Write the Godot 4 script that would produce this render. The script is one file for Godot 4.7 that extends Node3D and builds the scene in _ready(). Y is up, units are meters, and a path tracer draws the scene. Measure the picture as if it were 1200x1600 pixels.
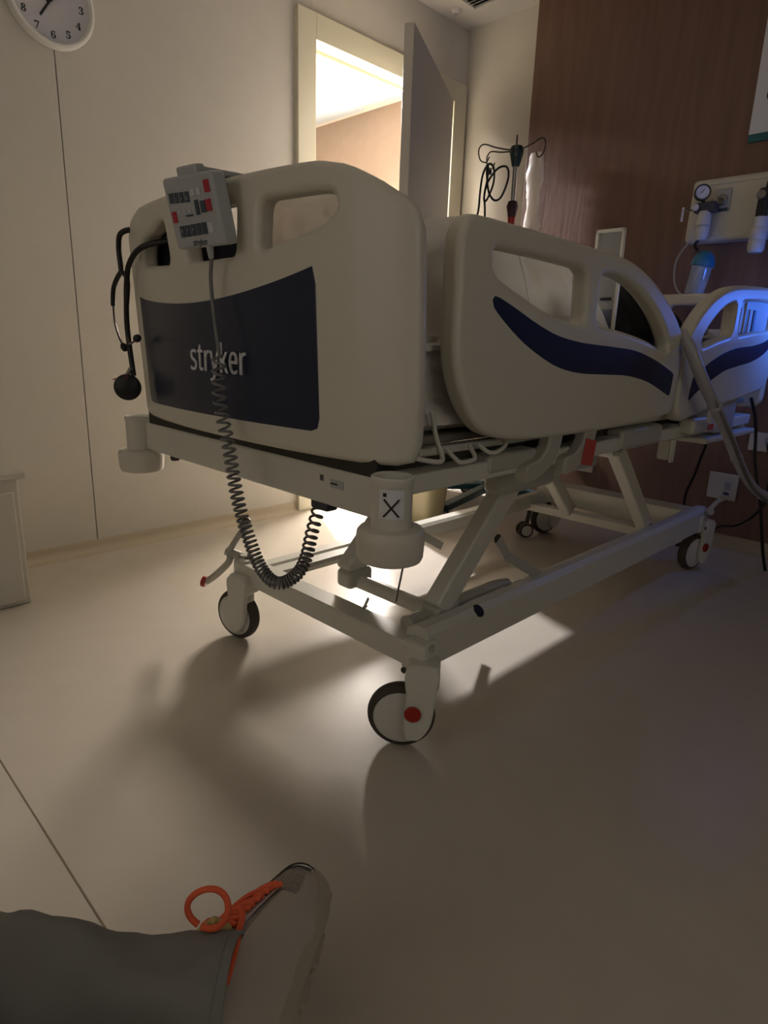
extends Node3D

const ZC := -1.165          # centre line of the bed
var M := {}
var taken := {}

# ---------------------------------------------------------------- mesh builder
class MB:
	var v := PackedVector3Array()
	var n := PackedVector3Array()
	var t := PackedInt32Array()
	func tri(a: int, b: int, c: int) -> void:
		var g := (v[c] - v[a]).cross(v[b] - v[a])
		if g.dot(n[a] + n[b] + n[c]) < 0.0:
			t.append_array(PackedInt32Array([a, c, b]))
		else:
			t.append_array(PackedInt32Array([a, b, c]))
	func vert(p: Vector3, nn: Vector3) -> int:
		v.append(p); n.append(nn); return v.size() - 1
	func quad(a: Vector3, b: Vector3, c: Vector3, d: Vector3, nn: Vector3) -> void:
		var i := vert(a, nn); vert(b, nn); vert(c, nn); vert(d, nn)
		tri(i, i + 1, i + 2); tri(i, i + 2, i + 3)
	func append(o: MB, x: Transform3D = Transform3D.IDENTITY) -> MB:
		var b := v.size()
		for i in o.v.size():
			v.append(x * o.v[i]); n.append((x.basis * o.n[i]).normalized())
		for i in range(0, o.t.size(), 3):
			tri(o.t[i] + b, o.t[i + 1] + b, o.t[i + 2] + b)
		return self
	func rbox(c: Vector3, s: Vector3, r: float = 0.004, x: Basis = Basis.IDENTITY) -> MB:
		var h := s * 0.5
		r = minf(r, minf(h.x, minf(h.y, h.z)) * 0.98)
		for f in 6:
			var ax := f % 3
			var sg := 1.0 if f < 3 else -1.0
			var a1 := (ax + 1) % 3
			var a2 := (ax + 2) % 3
			var l1 := [-h[a1], -h[a1] + r * 0.45, -h[a1] + r, h[a1] - r, h[a1] - r * 0.45, h[a1]]
			var l2 := [-h[a2], -h[a2] + r * 0.45, -h[a2] + r, h[a2] - r, h[a2] - r * 0.45, h[a2]]
			var b := v.size()
			for i in 6:
				for j in 6:
					var p := Vector3.ZERO
					p[ax] = sg * h[ax]; p[a1] = l1[i]; p[a2] = l2[j]
					var q := p.clamp(-(h - Vector3.ONE * r), h - Vector3.ONE * r)
					var d := (p - q).normalized()
					vert(c + x * (q + d * r), x * d)
			for i in 5:
				for j in 5:
					var k := b + i * 6 + j
					tri(k, k + 1, k + 7); tri(k, k + 7, k + 6)
		return self
	# box between two points: a bar of w across and h high
	func bar(a: Vector3, b: Vector3, w: float, h: float, r: float = 0.004, up: Vector3 = Vector3.UP) -> MB:
		var d := (b - a).normalized()
		var s := d.cross(up).normalized()
		var u := s.cross(d)
		return rbox((a + b) * 0.5, Vector3((b - a).length(), h, w), r, Basis(d, u, s))
	func tube(p: PackedVector3Array, rad, k: int = 10, caps: bool = true) -> MB:
		var m := p.size()
		var up := Vector3.UP
		var d0 := (p[1] - p[0]).normalized()
		if absf(d0.dot(up)) > 0.9: up = Vector3.RIGHT
		var s := d0.cross(up).normalized()
		var b := v.size()
		for i in m:
			var d := (p[mini(i + 1, m - 1)] - p[maxi(i - 1, 0)]).normalized()
			s = (s - d * s.dot(d)).normalized()
			var u := s.cross(d)
			var r: float = rad[i] if rad is Array else rad
			for j in k:
				var a := TAU * j / k
				var nn := s * cos(a) + u * sin(a)
				vert(p[i] + nn * r, nn)
		for i in m - 1:
			for j in k:
				var q := b + i * k
				tri(q + j, q + (j + 1) % k, q + k + (j + 1) % k)
				tri(q + j, q + k + (j + 1) % k, q + k + j)
		if caps:
			for e in 2:
				var at := 0 if e == 0 else m - 1
				var nn := (p[0] - p[1]).normalized() if e == 0 else (p[m - 1] - p[m - 2]).normalized()
				var c := vert(p[at], nn)
				for j in k: vert(v[b + at * k + j], nn)
				for j in k: tri(c, c + 1 + j, c + 1 + (j + 1) % k)
		return self
	# profile of Vector2(radius, height), turned about the transform's y axis
	func lathe(pr: Array, k: int = 24, x: Transform3D = Transform3D.IDENTITY) -> MB:
		var m := pr.size()
		for i in m - 1:
			var d: Vector2 = (pr[i + 1] - pr[i])
			if d.length() < 1e-7: continue
			var sn := Vector2(d.y, -d.x).normalized()
			var n0 := sn
			var n1 := sn
			if i > 0:
				var e: Vector2 = (pr[i] - pr[i - 1])
				var en := Vector2(e.y, -e.x).normalized()
				if en.dot(sn) > 0.75: n0 = (en + sn).normalized()
			if i < m - 2:
				var e2: Vector2 = (pr[i + 2] - pr[i + 1])
				var en2 := Vector2(e2.y, -e2.x).normalized()
				if en2.dot(sn) > 0.75: n1 = (en2 + sn).normalized()
			var b := v.size()
			for j in k:
				var a := TAU * j / k
				var o := Vector3(cos(a), 0, sin(a))
				vert(x * (o * pr[i].x + Vector3.UP * pr[i].y), (x.basis * (o * n0.x + Vector3.UP * n0.y)).normalized())
				vert(x * (o * pr[i + 1].x + Vector3.UP * pr[i + 1].y), (x.basis * (o * n1.x + Vector3.UP * n1.y)).normalized())
			for j in k:
				var q := b + j * 2
				var w := b + ((j + 1) % k) * 2
				tri(q, w, w + 1); tri(q, w + 1, q + 1)
		return self
	# smooth grid of points; rows of equal length
	func grid(rows: Array, wrap: bool = false, flip: bool = false) -> MB:
		var m := rows.size()
		var k: int = rows[0].size()
		var b := v.size()
		var acc := PackedVector3Array(); acc.resize(m * k)
		var ids := []
		for i in m - 1:
			for j in (k if wrap else k - 1):
				var q := [i * k + j, i * k + (j + 1) % k, (i + 1) * k + (j + 1) % k, (i + 1) * k + j]
				var p0: Vector3 = rows[i][j]
				var p1: Vector3 = rows[i][(j + 1) % k]
				var p2: Vector3 = rows[i + 1][(j + 1) % k]
				var p3: Vector3 = rows[i + 1][j]
				var g := (p2 - p0).cross(p3 - p1)
				if flip: g = -g
				for w in q: acc[w] += g
				ids.append(q)
		for i in m:
			for j in k: vert(rows[i][j], acc[i * k + j].normalized() if acc[i * k + j].length() > 1e-12 else Vector3.UP)
		for q in ids:
			tri(b + q[0], b + q[1], b + q[2]); tri(b + q[0], b + q[2], b + q[3])
		return self
	# outline with holes, t thick with rounded rims; map(u, v, w) gives the point, w = 0 outer face .. -t
	func shape(outer: PackedVector2Array, holes: Array, us: Array, th: float, bev: float, map: Callable) -> MB:
		var cons := [outer]
		cons.append_array(holes)
		var ins := []
		for ci in cons.size():
			var c: PackedVector2Array = cons[ci]
			var ccw := not Geometry2D.is_polygon_clockwise(c)
			var sgn := 1.0 if ccw else -1.0
			if ci > 0: sgn = -sgn
			var m := c.size()
			var nr := PackedVector2Array(); nr.resize(m)
			for i in m:
				var d1 := (c[i] - c[(i + m - 1) % m]).normalized()
				var d2 := (c[(i + 1) % m] - c[i]).normalized()
				var e := (d1 + d2).normalized()
				nr[i] = Vector2(e.y, -e.x) * sgn
			var steps := [[1.0, 0.0], [0.62, 0.07], [0.29, 0.29], [0.07, 0.62], [0.0, 1.0]]
			var prof := []
			for s in steps: prof.append([-bev * s[0], -bev * s[1], 1.0 - s[0] * 0.999, 1.0 - s[1]])
			for s in range(steps.size() - 1, -1, -1): prof.append([-bev * steps[s][0], -th + bev * steps[s][1], 1.0 - steps[s][0] * 0.999, -(1.0 - steps[s][1])])
			var b := v.size()
			for q in prof:
				for i in m:
					var p2 := c[i] + nr[i] * float(q[0])
					var nn := mapn(map, p2.x, p2.y, q[1], Vector3(nr[i].x * q[2], nr[i].y * q[2], q[3]))
					vert(map.call(p2.x, p2.y, q[1]), nn)
			for k in prof.size() - 1:
				for i in m:
					var a := b + k * m + i
					var a2 := b + k * m + (i + 1) % m
					tri(a, a2, a2 + m); tri(a, a2 + m, a + m)
			var inset := PackedVector2Array()
			for i in m: inset.append(c[i] - nr[i] * bev)
			ins.append(inset)
		for k in us.size() - 1:
			var band := PackedVector2Array([Vector2(us[k], -9), Vector2(us[k + 1], -9), Vector2(us[k + 1], 9), Vector2(us[k], 9)])
			var pieces := Geometry2D.intersect_polygons(ins[0], band)
			for h in range(1, ins.size()):
				var nx := []
				for p in pieces:
					for q in Geometry2D.clip_polygons(p, ins[h]):
						nx.append(q)
				pieces.assign(nx)
			for p in pieces:
				var ix := Geometry2D.triangulate_polygon(p)
				for side in 2:
					var w := 0.0 if side == 0 else -th
					var b := v.size()
					for q in p: vert(map.call(q.x, q.y, w), mapn(map, q.x, q.y, w, Vector3(0, 0, 1 if side == 0 else -1)))
					for i in range(0, ix.size(), 3): tri(b + ix[i], b + ix[i + 1], b + ix[i + 2])
		return self
	func mapn(map: Callable, a: float, b: float, c: float, l: Vector3) -> Vector3:
		var e := 0.0005
		var o: Vector3 = map.call(a, b, c)
		var x: Vector3 = (map.call(a + e, b, c) - o).normalized()
		var y: Vector3 = (map.call(a, b + e, c) - o).normalized()
		var z: Vector3 = (map.call(a, b, c + e) - o).normalized()
		return (x * l.x + y * l.y + z * l.z).normalized()
	func mesh(o: Vector3) -> ArrayMesh:
		var p := PackedVector3Array(); p.resize(v.size())
		for i in v.size(): p[i] = v[i] - o
		var a := []; a.resize(Mesh.ARRAY_MAX)
		a[Mesh.ARRAY_VERTEX] = p; a[Mesh.ARRAY_NORMAL] = n; a[Mesh.ARRAY_INDEX] = t
		var m := ArrayMesh.new()
		m.add_surface_from_arrays(Mesh.PRIMITIVE_TRIANGLES, a)
		return m
	func base() -> Vector3:
		var lo := v[0]
		var hi := v[0]
		for p in v: lo = lo.min(p); hi = hi.max(p)
		return Vector3((lo.x + hi.x) * 0.5, lo.y, (lo.z + hi.z) * 0.5)

# ---------------------------------------------------------------- scene helpers
func numbered(s: String) -> String:
	if not taken.has(s):
		taken[s] = 0
		return s
	taken[s] += 1
	return "%s_%03d" % [s, taken[s]]

func tag(o: Node, label: String, category: String, group: String = "") -> Node:
	o.set_meta("label", label); o.set_meta("category", category)
	if group != "": o.set_meta("group", group)
	return o

func thing(called: String, label: String, category: String, at: Vector3, group: String = "") -> Node3D:
	var o := Node3D.new()
	o.name = numbered(called); add_child(o); o.position = at
	o.set_meta("org", at)
	tag(o, label, category, group)
	return o

func obj(called: String, mb: MB, mat: Material, parent: Node = null) -> MeshInstance3D:
	var o := MeshInstance3D.new()
	if parent == null:
		var b := mb.base()
		o.mesh = mb.mesh(b); o.position = b; o.name = numbered(called)
		o.set_meta("org", b)
		add_child(o)
	else:
		var g: Vector3 = parent.get_meta("org")
		o.mesh = mb.mesh(g); o.name = called
		o.set_meta("org", g)
		parent.add_child(o, true)
	o.material_override = mat
	o.cast_shadow = GeometryInstance3D.SHADOW_CASTING_SETTING_ON
	return o

func struct(called: String, mb: MB, mat: Material, parent: Node = null) -> MeshInstance3D:
	var o := obj(called, mb, mat, parent)
	if parent == null: o.set_meta("kind", "structure")
	return o

func mat(c: Color, rough: float = 0.5, metal: float = 0.0) -> StandardMaterial3D:
	var m := StandardMaterial3D.new()
	m.albedo_color = c; m.roughness = rough; m.metallic = metal
	return m

func noise_tex(freq: float, lo: Color, hi: Color, sd: int, size: int = 512, oct: int = 4) -> NoiseTexture2D:
	var f := FastNoiseLite.new()
	f.seed = sd; f.frequency = freq; f.fractal_octaves = oct
	var g := Gradient.new()
	g.set_color(0, lo); g.set_color(1, hi)
	var x := NoiseTexture2D.new()
	x.width = size; x.height = size; x.seamless = true; x.noise = f; x.color_ramp = g
	return x

func bump_tex(freq: float, sd: int, strength: float, size: int = 512, oct: int = 3) -> NoiseTexture2D:
	var f := FastNoiseLite.new()
	f.seed = sd; f.frequency = freq; f.fractal_octaves = oct
	var x := NoiseTexture2D.new()
	x.width = size; x.height = size; x.seamless = true; x.noise = f; x.as_normal_map = true; x.bump_strength = strength
	return x

# a surface mapped by world position
func surf(c: Color, rough: float, scale: Vector3, tex: Texture2D = null, rtex: Texture2D = null, ntex: Texture2D = null, nscale: float = 0.3) -> StandardMaterial3D:
	var m := mat(c, rough)
	m.uv1_triplanar = true; m.uv1_world_triplanar = true; m.uv1_scale = scale
	if tex: m.albedo_texture = tex
	if rtex: m.roughness_texture = rtex
	if ntex:
		m.normal_enabled = true; m.normal_texture = ntex; m.normal_scale = nscale
	return m

func smooth2(p: Array, step: float = 0.02, closed: bool = true) -> PackedVector2Array:
	var o := PackedVector2Array()
	var m := p.size()
	for i in (m if closed else m - 1):
		var a: Vector2 = p[(i + m - 1) % m] if closed or i > 0 else p[0]
		var b: Vector2 = p[i]
		var c: Vector2 = p[(i + 1) % m]
		var d: Vector2 = p[(i + 2) % m] if closed or i < m - 2 else p[m - 1]
		var k := maxi(1, int((c - b).length() / step))
		for j in k: o.append(b.cubic_interpolate(c, a, d, float(j) / k))
	if not closed: o.append(p[m - 1])
	return o

func smooth3(p: Array, per: int = 6) -> PackedVector3Array:
	var o := PackedVector3Array()
	var m := p.size()
	for i in m - 1:
		var a: Vector3 = p[maxi(i - 1, 0)]
		var d: Vector3 = p[mini(i + 2, m - 1)]
		for j in per: o.append(p[i].cubic_interpolate(p[i + 1], a, d, float(j) / per))
	o.append(p[m - 1])
	return o

func round_poly(p: Array, r: float) -> PackedVector2Array:
	var o := PackedVector2Array()
	var m := p.size()
	for i in m:
		var a: Vector2 = p[(i + m - 1) % m]
		var b: Vector2 = p[i]
		var c: Vector2 = p[(i + 1) % m]
		var q := minf(r, minf((a - b).length(), (c - b).length()) * 0.48)
		var s := b + (a - b).normalized() * q
		var e := b + (c - b).normalized() * q
		for k in 6:
			var f := k / 5.0
			o.append(s.lerp(b, f).lerp(b.lerp(e, f), f))
	return o

func V(x: float, y: float, z: float) -> Vector3: return Vector3(x, y, z)
func V2s(a: Array) -> Array:
	var o := []
	for q in a: o.append(Vector2(q[0], q[1]))
	return o
func V3s(a: Array) -> Array:
	var o := []
	for q in a: o.append(Vector3(q[0], q[1], q[2]))
	return o
func span(a: float, b: float, k: int) -> Array:
	var o := []
	for i in k + 1: o.append(lerpf(a, b, float(i) / k))
	return o
func facing(d: Vector3, at: Vector3) -> Transform3D:      # y axis of the result along d
	d = d.normalized()
	var s := Vector3.UP if absf(d.y) < 0.9 else Vector3.RIGHT
	var x := s.cross(d).normalized()
	return Transform3D(Basis(x, d, x.cross(d)), at)
func disc(r: float, h: float, d: Vector3, at: Vector3, bev: float = 0.002, k: int = 24) -> MB:
	return MB.new().lathe([Vector2(0, 0), Vector2(r - bev, 0), Vector2(r, bev), Vector2(r, h - bev), Vector2(r - bev, h), Vector2(0, h)], k, facing(d, at))

func letters(called: String, txt: String, size: float, xf: Transform3D, m: Material, parent: Node, font: String = "Droid Sans", weight: int = 700, depth: float = 0.0015) -> MeshInstance3D:
	var tm := TextMesh.new()
	var f := SystemFont.new()
	f.font_names = PackedStringArray([font]); f.font_weight = weight
	tm.font = f; tm.text = txt; tm.font_size = 64; tm.pixel_size = size / 64.0; tm.depth = depth
	var o := MeshInstance3D.new()
	o.mesh = tm; o.name = called; o.material_override = m
	var g: Vector3 = parent.get_meta("org")
	o.transform = Transform3D(xf.basis, xf.origin - g)
	o.set_meta("org", g)
	parent.add_child(o, true)
	return o

# ---------------------------------------------------------------- materials
func materials() -> void:
	M.wall = surf(Color(0.83, 0.805, 0.755), 0.55, Vector3.ONE * 0.8, noise_tex(0.02, Color(0.985, 0.985, 0.985), Color(1, 1, 1), 3))
	M.bath_wall = surf(Color(0.545, 0.48, 0.425), 0.6, Vector3.ONE, noise_tex(0.02, Color(0.95, 0.95, 0.95), Color(1, 1, 1), 4))
	M.ceiling = mat(Color(0.84, 0.82, 0.79), 0.8)
	M.floor = surf(Color(0.78, 0.745, 0.69), 0.34, Vector3.ONE * 0.55, noise_tex(0.012, Color(0.975, 0.972, 0.97), Color(1, 1, 1), 8, 1024, 6), noise_tex(0.012, Color(0.86, 0.86, 0.86), Color(1, 1, 1), 21, 1024, 3))
	M.base = mat(Color(0.74, 0.685, 0.59), 0.5)
	M.trim = mat(Color(0.84, 0.815, 0.72), 0.35)
	M.door = mat(Color(0.72, 0.70, 0.655), 0.4)
	M.wood = surf(Color(0.50, 0.375, 0.31), 0.45, V(0.7, 0.05, 0.7), noise_tex(0.03, Color(0.88, 0.865, 0.855), Color(1, 1, 1), 15, 1024, 5), null, bump_tex(0.05, 16, 2.0, 1024, 4), 0.15)
	M.plastic = mat(Color(0.81, 0.79, 0.73), 0.38)
	M.frame = mat(Color(0.82, 0.81, 0.76), 0.32)
	M.bracket = mat(Color(0.70, 0.69, 0.64), 0.4)
	M.navy = mat(Color(0.115, 0.145, 0.235), 0.28)
	M.stripe = mat(Color(0.13, 0.165, 0.265), 0.3)
	M.logo = mat(Color(0.80, 0.80, 0.82), 0.4)
	M.rubber = mat(Color(0.26, 0.23, 0.19), 0.7)
	M.hub = mat(Color(0.80, 0.79, 0.76), 0.35)
	M.red = mat(Color(0.62, 0.13, 0.07), 0.4)
	M.red_tag = mat(Color(0.72, 0.30, 0.27), 0.5)
	M.dark = mat(Color(0.06, 0.055, 0.05), 0.5)
	M.black_fabric = surf(Color(0.030, 0.030, 0.042), 0.9, Vector3.ONE * 6.0, null, null, bump_tex(0.06, 33, 4.0, 256), 0.5)
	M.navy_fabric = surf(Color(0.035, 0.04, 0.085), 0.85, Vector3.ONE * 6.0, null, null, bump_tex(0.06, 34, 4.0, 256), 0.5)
	M.sheet = surf(Color(0.84, 0.82, 0.79), 0.85, Vector3.ONE * 2.0, null, null, bump_tex(0.02, 35, 6.0, 512, 4), 0.35)
	M.mattress = mat(Color(0.76, 0.73, 0.68), 0.8)
	M.film = mat(Color(0.90, 0.87, 0.82), 0.4)
	M.film.backlight_enabled = true; M.film.backlight = Color(0.75, 0.71, 0.66)
	M.grey_plastic = mat(Color(0.66, 0.665, 0.665), 0.45)
	M.cord = mat(Color(0.44, 0.43, 0.425), 0.5)
	M.button = mat(Color(0.22, 0.26, 0.31), 0.5)
	M.button_red = mat(Color(0.66, 0.13, 0.20), 0.5)
	M.button_pale = mat(Color(0.74, 0.75, 0.75), 0.5)
	M.scope = mat(Color(0.030, 0.022, 0.020), 0.45)
	M.chrome = mat(Color(0.75, 0.75, 0.76), 0.2, 1.0)
	M.steel = mat(Color(0.60, 0.58, 0.57), 0.28, 1.0)
	M.wire = mat(Color(0.33, 0.30, 0.26), 0.35, 0.8)
	M.pink = mat(Color(0.66, 0.20, 0.34), 0.5)
	M.teal = mat(Color(0.09, 0.29, 0.33), 0.4)
	M.teal_dark = mat(Color(0.07, 0.15, 0.16), 0.45)
	M.cable = mat(Color(0.055, 0.035, 0.032), 0.5)
	M.hose = mat(Color(0.66, 0.65, 0.67), 0.4)
	M.cyan = mat(Color(0.16, 0.46, 0.60), 0.35)
	M.bin = mat(Color(0.84, 0.80, 0.64), 0.4)
	M.cabinet = mat(Color(0.80, 0.78, 0.73), 0.4)
	M.paper = mat(Color(0.86, 0.86, 0.87), 0.7)
	M.sign_teal = mat(Color(0.14, 0.40, 0.42), 0.6)
	M.ink = mat(Color(0.05, 0.045, 0.05), 0.6)
	M.clock_face = mat(Color(0.80, 0.79, 0.80), 0.5)
	M.clock_rim = mat(Color(0.90, 0.89, 0.86), 0.3)
	M.pen = mat(Color(0.20, 0.11, 0.08), 0.6)
	M.trouser = surf(Color(0.50, 0.495, 0.475), 0.95, Vector3.ONE * 9.0, null, null, bump_tex(0.2, 41, 3.0, 256), 0.4)
	M.shoe = mat(Color(0.70, 0.665, 0.61), 0.6)
	M.shoe_satin = mat(Color(0.82, 0.80, 0.80), 0.32)
	M.shoe_mesh = surf(Color(0.62, 0.585, 0.545), 0.8, Vector3.ONE * 30.0, mesh_dots(), null, bump_tex(0.12, 43, 6.0, 128), 0.6)
	M.shoe_sole = mat(Color(0.66, 0.62, 0.55), 0.65)
	M.tongue = mat(Color(0.74, 0.67, 0.42), 0.7)
	M.lace = surf(Color(0.92, 0.40, 0.24), 0.75, Vector3.ONE * 60.0, null, null, bump_tex(0.2, 44, 4.0, 128), 0.5)
	M.sock = mat(Color(0.05, 0.04, 0.04), 0.9)
	M.glass = mat(Color(0.8, 0.87, 0.9, 0.22), 0.08)
	M.glass.transparency = BaseMaterial3D.TRANSPARENCY_ALPHA
	M.lamp = mat(Color(1, 1, 1), 0.3)
	M.lamp.emission_enabled = true; M.lamp.emission = Color(1.0, 0.93, 0.82); M.lamp.emission_energy_multiplier = 6.0
	M.pane = mat(Color(0.95, 0.97, 0.97, 0.06), 0.02)
	M.pane.transparency = BaseMaterial3D.TRANSPARENCY_ALPHA
	M.screen = mat(Color(0.02, 0.02, 0.03), 0.2)
	M.screen.emission_enabled = true; M.screen.emission = Color(0.16, 0.36, 1.0); M.screen.emission_energy_multiplier = 1.5

func mesh_dots() -> ImageTexture:
	var im := Image.create(64, 64, false, Image.FORMAT_RGB8)
	im.fill(Color(1, 1, 1))
	for i in 8:
		for j in 8:
			var o := 4 if i % 2 else 0
			im.fill_rect(Rect2i((j * 8 + o) % 64, i * 8, 3, 3), Color(0.35, 0.33, 0.3))
	im.generate_mipmaps()
	return ImageTexture.create_from_image(im)

# ---------------------------------------------------------------- build
func _ready() -> void:
	var cam := Camera3D.new()
	var yaw := deg_to_rad(45.5)
	var pit := deg_to_rad(15.15)
	var rol := deg_to_rad(1.96)
	var fw := V(sin(yaw) * cos(pit), -sin(pit), -cos(yaw) * cos(pit))
	var rt := V(cos(yaw), 0, sin(yaw))
	var up := rt.cross(fw)
	var r2 := rt * cos(rol) + up * sin(rol)
	var u2 := up * cos(rol) - rt * sin(rol)
	cam.transform = Transform3D(Basis(r2, u2, -fw), V(0, 0.865, 0))
	cam.fov = rad_to_deg(2.0 * atan(800.0 / 990.0))
	cam.near = 0.05
	add_child(cam); cam.current = true
	var we := WorldEnvironment.new()
	var en := Environment.new()
	en.background_mode = Environment.BG_COLOR
	en.background_color = Color(0.70, 0.69, 0.675)      # even sky glow as fill, let in by the two added windows
	en.tonemap_mode = Environment.TONE_MAPPER_LINEAR
	en.tonemap_exposure = 2.4
	en.sdfgi_enabled = true; en.ssao_enabled = true; en.ssil_enabled = true
	we.environment = en
	add_child(we)
	materials()
	room()
	bath()
	bed()
	bedding()
	pendant()
	stethoscope()
	iv_stand()
	wall_things()
	head_end()
	floor_things()
	person()

func room() -> void:
	var H := 2.503
	var x0 := -1.5
	var x1 := 3.12
	var z0 := -2.541
	var z1 := 1.8
	var fl := struct("floor", MB.new().rbox(V(1.2, -0.06, -1.6), V(5.8, 0.12, 7.2), 0.001), M.floor)
	obj("weld_seam", MB.new().rbox(V(0.258, 0.0, -0.4), V(0.003, 0.0012, 4.26), 0.0005), mat(Color(0.50, 0.44, 0.36), 0.6), fl)
	struct("ceiling", MB.new().rbox(V(1.2, H + 0.06, -1.6), V(5.8, 0.12, 7.2), 0.001), M.ceiling)
	# door wall: board, thin joint, board; opening for the door
	var wl := MB.new()
	wl.rbox(V((x0 - 0.2 + 0.931) * 0.5, H * 0.5, z0 - 0.05), V(0.931 - x0 + 0.2, H, 0.1), 0.002)
	wl.rbox(V((0.934 + 2.03) * 0.5, H * 0.5, z0 - 0.05), V(2.03 - 0.934, H, 0.1), 0.002)
	wl.rbox(V(2.52, (2.138 + H) * 0.5, z0 - 0.05), V(0.98, H - 2.138, 0.1), 0.001)
	wl.rbox(V(3.24, H * 0.5, z0 - 0.05), V(0.46, H, 0.1), 0.001)
	wl.rbox(V(0.9, H * 0.5, z0 - 0.11), V(0.3, H, 0.02), 0.001)
	struct("wall_left", wl, M.wall)
	struct("wall_back", MB.new().rbox(V(x1 + 0.06, H * 0.5, -0.37), V(0.12, H, 4.34), 0.001), M.wall)
	var wf := MB.new()
	wf.rbox(V(x0 - 0.06, 0.45, -0.37), V(0.12, 0.9, 4.54), 0.001)
	wf.rbox(V(x0 - 0.06, (2.1 + H) * 0.5, -0.37), V(0.12, H - 2.1, 4.54), 0.001)
	wf.rbox(V(x0 - 0.06, 1.5, -2.12), V(0.12, 1.2, 1.04), 0.001)
	wf.rbox(V(x0 - 0.06, 1.5, 0.75), V(0.12, 1.2, 2.3), 0.001)
	struct("wall_front", wf, M.wall)
	var wn := MB.new()
	for q in [0.93, 2.07]: wn.rbox(V(x0 - 0.06, q, -1.0), V(0.08, 0.06, 1.2), 0.004)
	for q in [-1.57, -1.0, -0.43]: wn.rbox(V(x0 - 0.06, 1.5, q), V(0.08, 1.2, 0.06), 0.004)
	var w1 := struct("added_window_1", wn, M.trim)  # unseen window, added so that fill light reaches the footboard side
	for q in [-1.285, -0.715]: obj("pane", MB.new().rbox(V(x0 - 0.06, 1.5, q), V(0.006, 1.1, 0.53), 0.001), M.pane, w1)
	var wr := MB.new()
	wr.rbox(V(0.8, 0.45, z1 + 0.06), V(4.8, 0.9, 0.12), 0.001)
	wr.rbox(V(0.8, (2.1 + H) * 0.5, z1 + 0.06), V(4.8, H - 2.1, 0.12), 0.001)
	wr.rbox(V(-1.0, 1.5, z1 + 0.06), V(1.2, 1.2, 0.12), 0.001)
	wr.rbox(V(2.25, 1.5, z1 + 0.06), V(1.9, 1.2, 0.12), 0.001)
	struct("wall_right", wr, M.wall)
	var wm := MB.new()
	for q in [0.93, 2.07]: wm.rbox(V(0.45, q, z1 + 0.06), V(1.7, 0.06, 0.08), 0.004)
	for q in [-0.37, 0.45, 1.27]: wm.rbox(V(q, 1.5, z1 + 0.06), V(0.06, 1.2, 0.08), 0.004)
	var w2 := struct("added_window_2", wm, M.trim)  # second unseen opening, put in as fill for the near rail side
	for q in [0.04, 0.86]: obj("pane", MB.new().rbox(V(q, 1.5, z1 + 0.06), V(0.78, 1.1, 0.006), 0.001), M.pane, w2)
	# wooden cladding proud of the back wall
	struct("trim_1", MB.new().rbox(V(3.085, 0.068 + (H - 0.07) * 0.5, -0.14), V(0.07, H - 0.07, 3.84), 0.002), M.wood)
	struct("baseboard_back", MB.new().rbox(V(3.088, 0.034, -0.14), V(0.062, 0.068, 3.84), 0.004), M.base)
	# coved skirting along the door wall
	var cove := []
	for i in 2:
		var row := []
		var xx: float = [x0, 1.936][i]
		for q in [[0.0, 0.048], [0.004, 0.048], [0.005, 0.03], [0.009, 0.016], [0.018, 0.006], [0.034, 0.001], [0.05, 0.0]]:
			row.append(V(xx, q[1], z0 + q[0]))
		cove.append(row)
	struct("baseboard_left", MB.new().grid(cove, false, true), M.base)
	# door casing
	var tr := MB.new()
	tr.rbox(V(1.9885, 1.115, z0 + 0.009), V(0.103, 2.23, 0.03), 0.004)
	tr.rbox(V(3.052, 1.115, z0 + 0.009), V(0.104, 2.23, 0.03), 0.004)
	tr.rbox(V(2.52, 2.179, z0 + 0.009), V(0.962, 0.102, 0.03), 0.003)
	var t2 := struct("trim_2", tr, M.trim)
	var jb := MB.new()
	jb.rbox(V(2.033, 1.07, z0 - 0.055), V(0.014, 2.14, 0.11), 0.002)
	jb.rbox(V(3.007, 1.07, z0 - 0.055), V(0.014, 2.14, 0.11), 0.002)
	jb.rbox(V(2.52, 2.133, z0 - 0.055), V(0.962, 0.012, 0.11), 0.002)
	obj("jamb", jb, M.trim, t2)
	var sp := MB.new()
	sp.rbox(V(2.046, 1.06, z0 - 0.075), V(0.014, 2.12, 0.03), 0.002)
	sp.rbox(V(2.52, 2.121, z0 - 0.075), V(0.946, 0.014, 0.03), 0.002)
	obj("door_stop", sp, M.trim, t2)
	# door leaf, hinged at the far jamb, swung into the room
	var hinge := V(2.945, 0, z0 + 0.040)
	var dd := (V(2.16, 0, -2.07) - hinge).normalized()
	var dn := Vector3.UP.cross(dd)
	var bs := Basis(dd, Vector3.UP, dd.cross(Vector3.UP))
	var leaf := MB.new().rbox(hinge + dd * 0.457 + V(0, 1.058, 0), V(0.888, 2.10, 0.042), 0.003, bs)
	var dr := struct("door_1", leaf, M.door)
	for hy in [0.25, 1.1, 1.92]:
		var hm := MB.new()
		hm.lathe([Vector2(0, 0), Vector2(0.008, 0), Vector2(0.008, 0.1), Vector2(0, 0.1)], 12, Transform3D(Basis.IDENTITY, hinge - dd * 0.004 + V(0.008, hy, -0.006)))
		obj("hinge", hm, M.dark, dr)
	var hd := MB.new()
	for s in [-1.0, 1.0]:
		var a: Vector3 = hinge + dd * 0.83 + V(0, 1.02, 0) + bs.z * 0.021 * s
		hd.tube(smooth3([a, a + bs.z * 0.05 * s, a + bs.z * 0.055 * s - dd * 0.03, a + bs.z * 0.055 * s - dd * 0.12], 5), 0.009, 10)
		hd.append(disc(0.026, 0.008, bs.z * s, a))
	obj("door_handle", hd, M.steel, dr)
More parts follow.
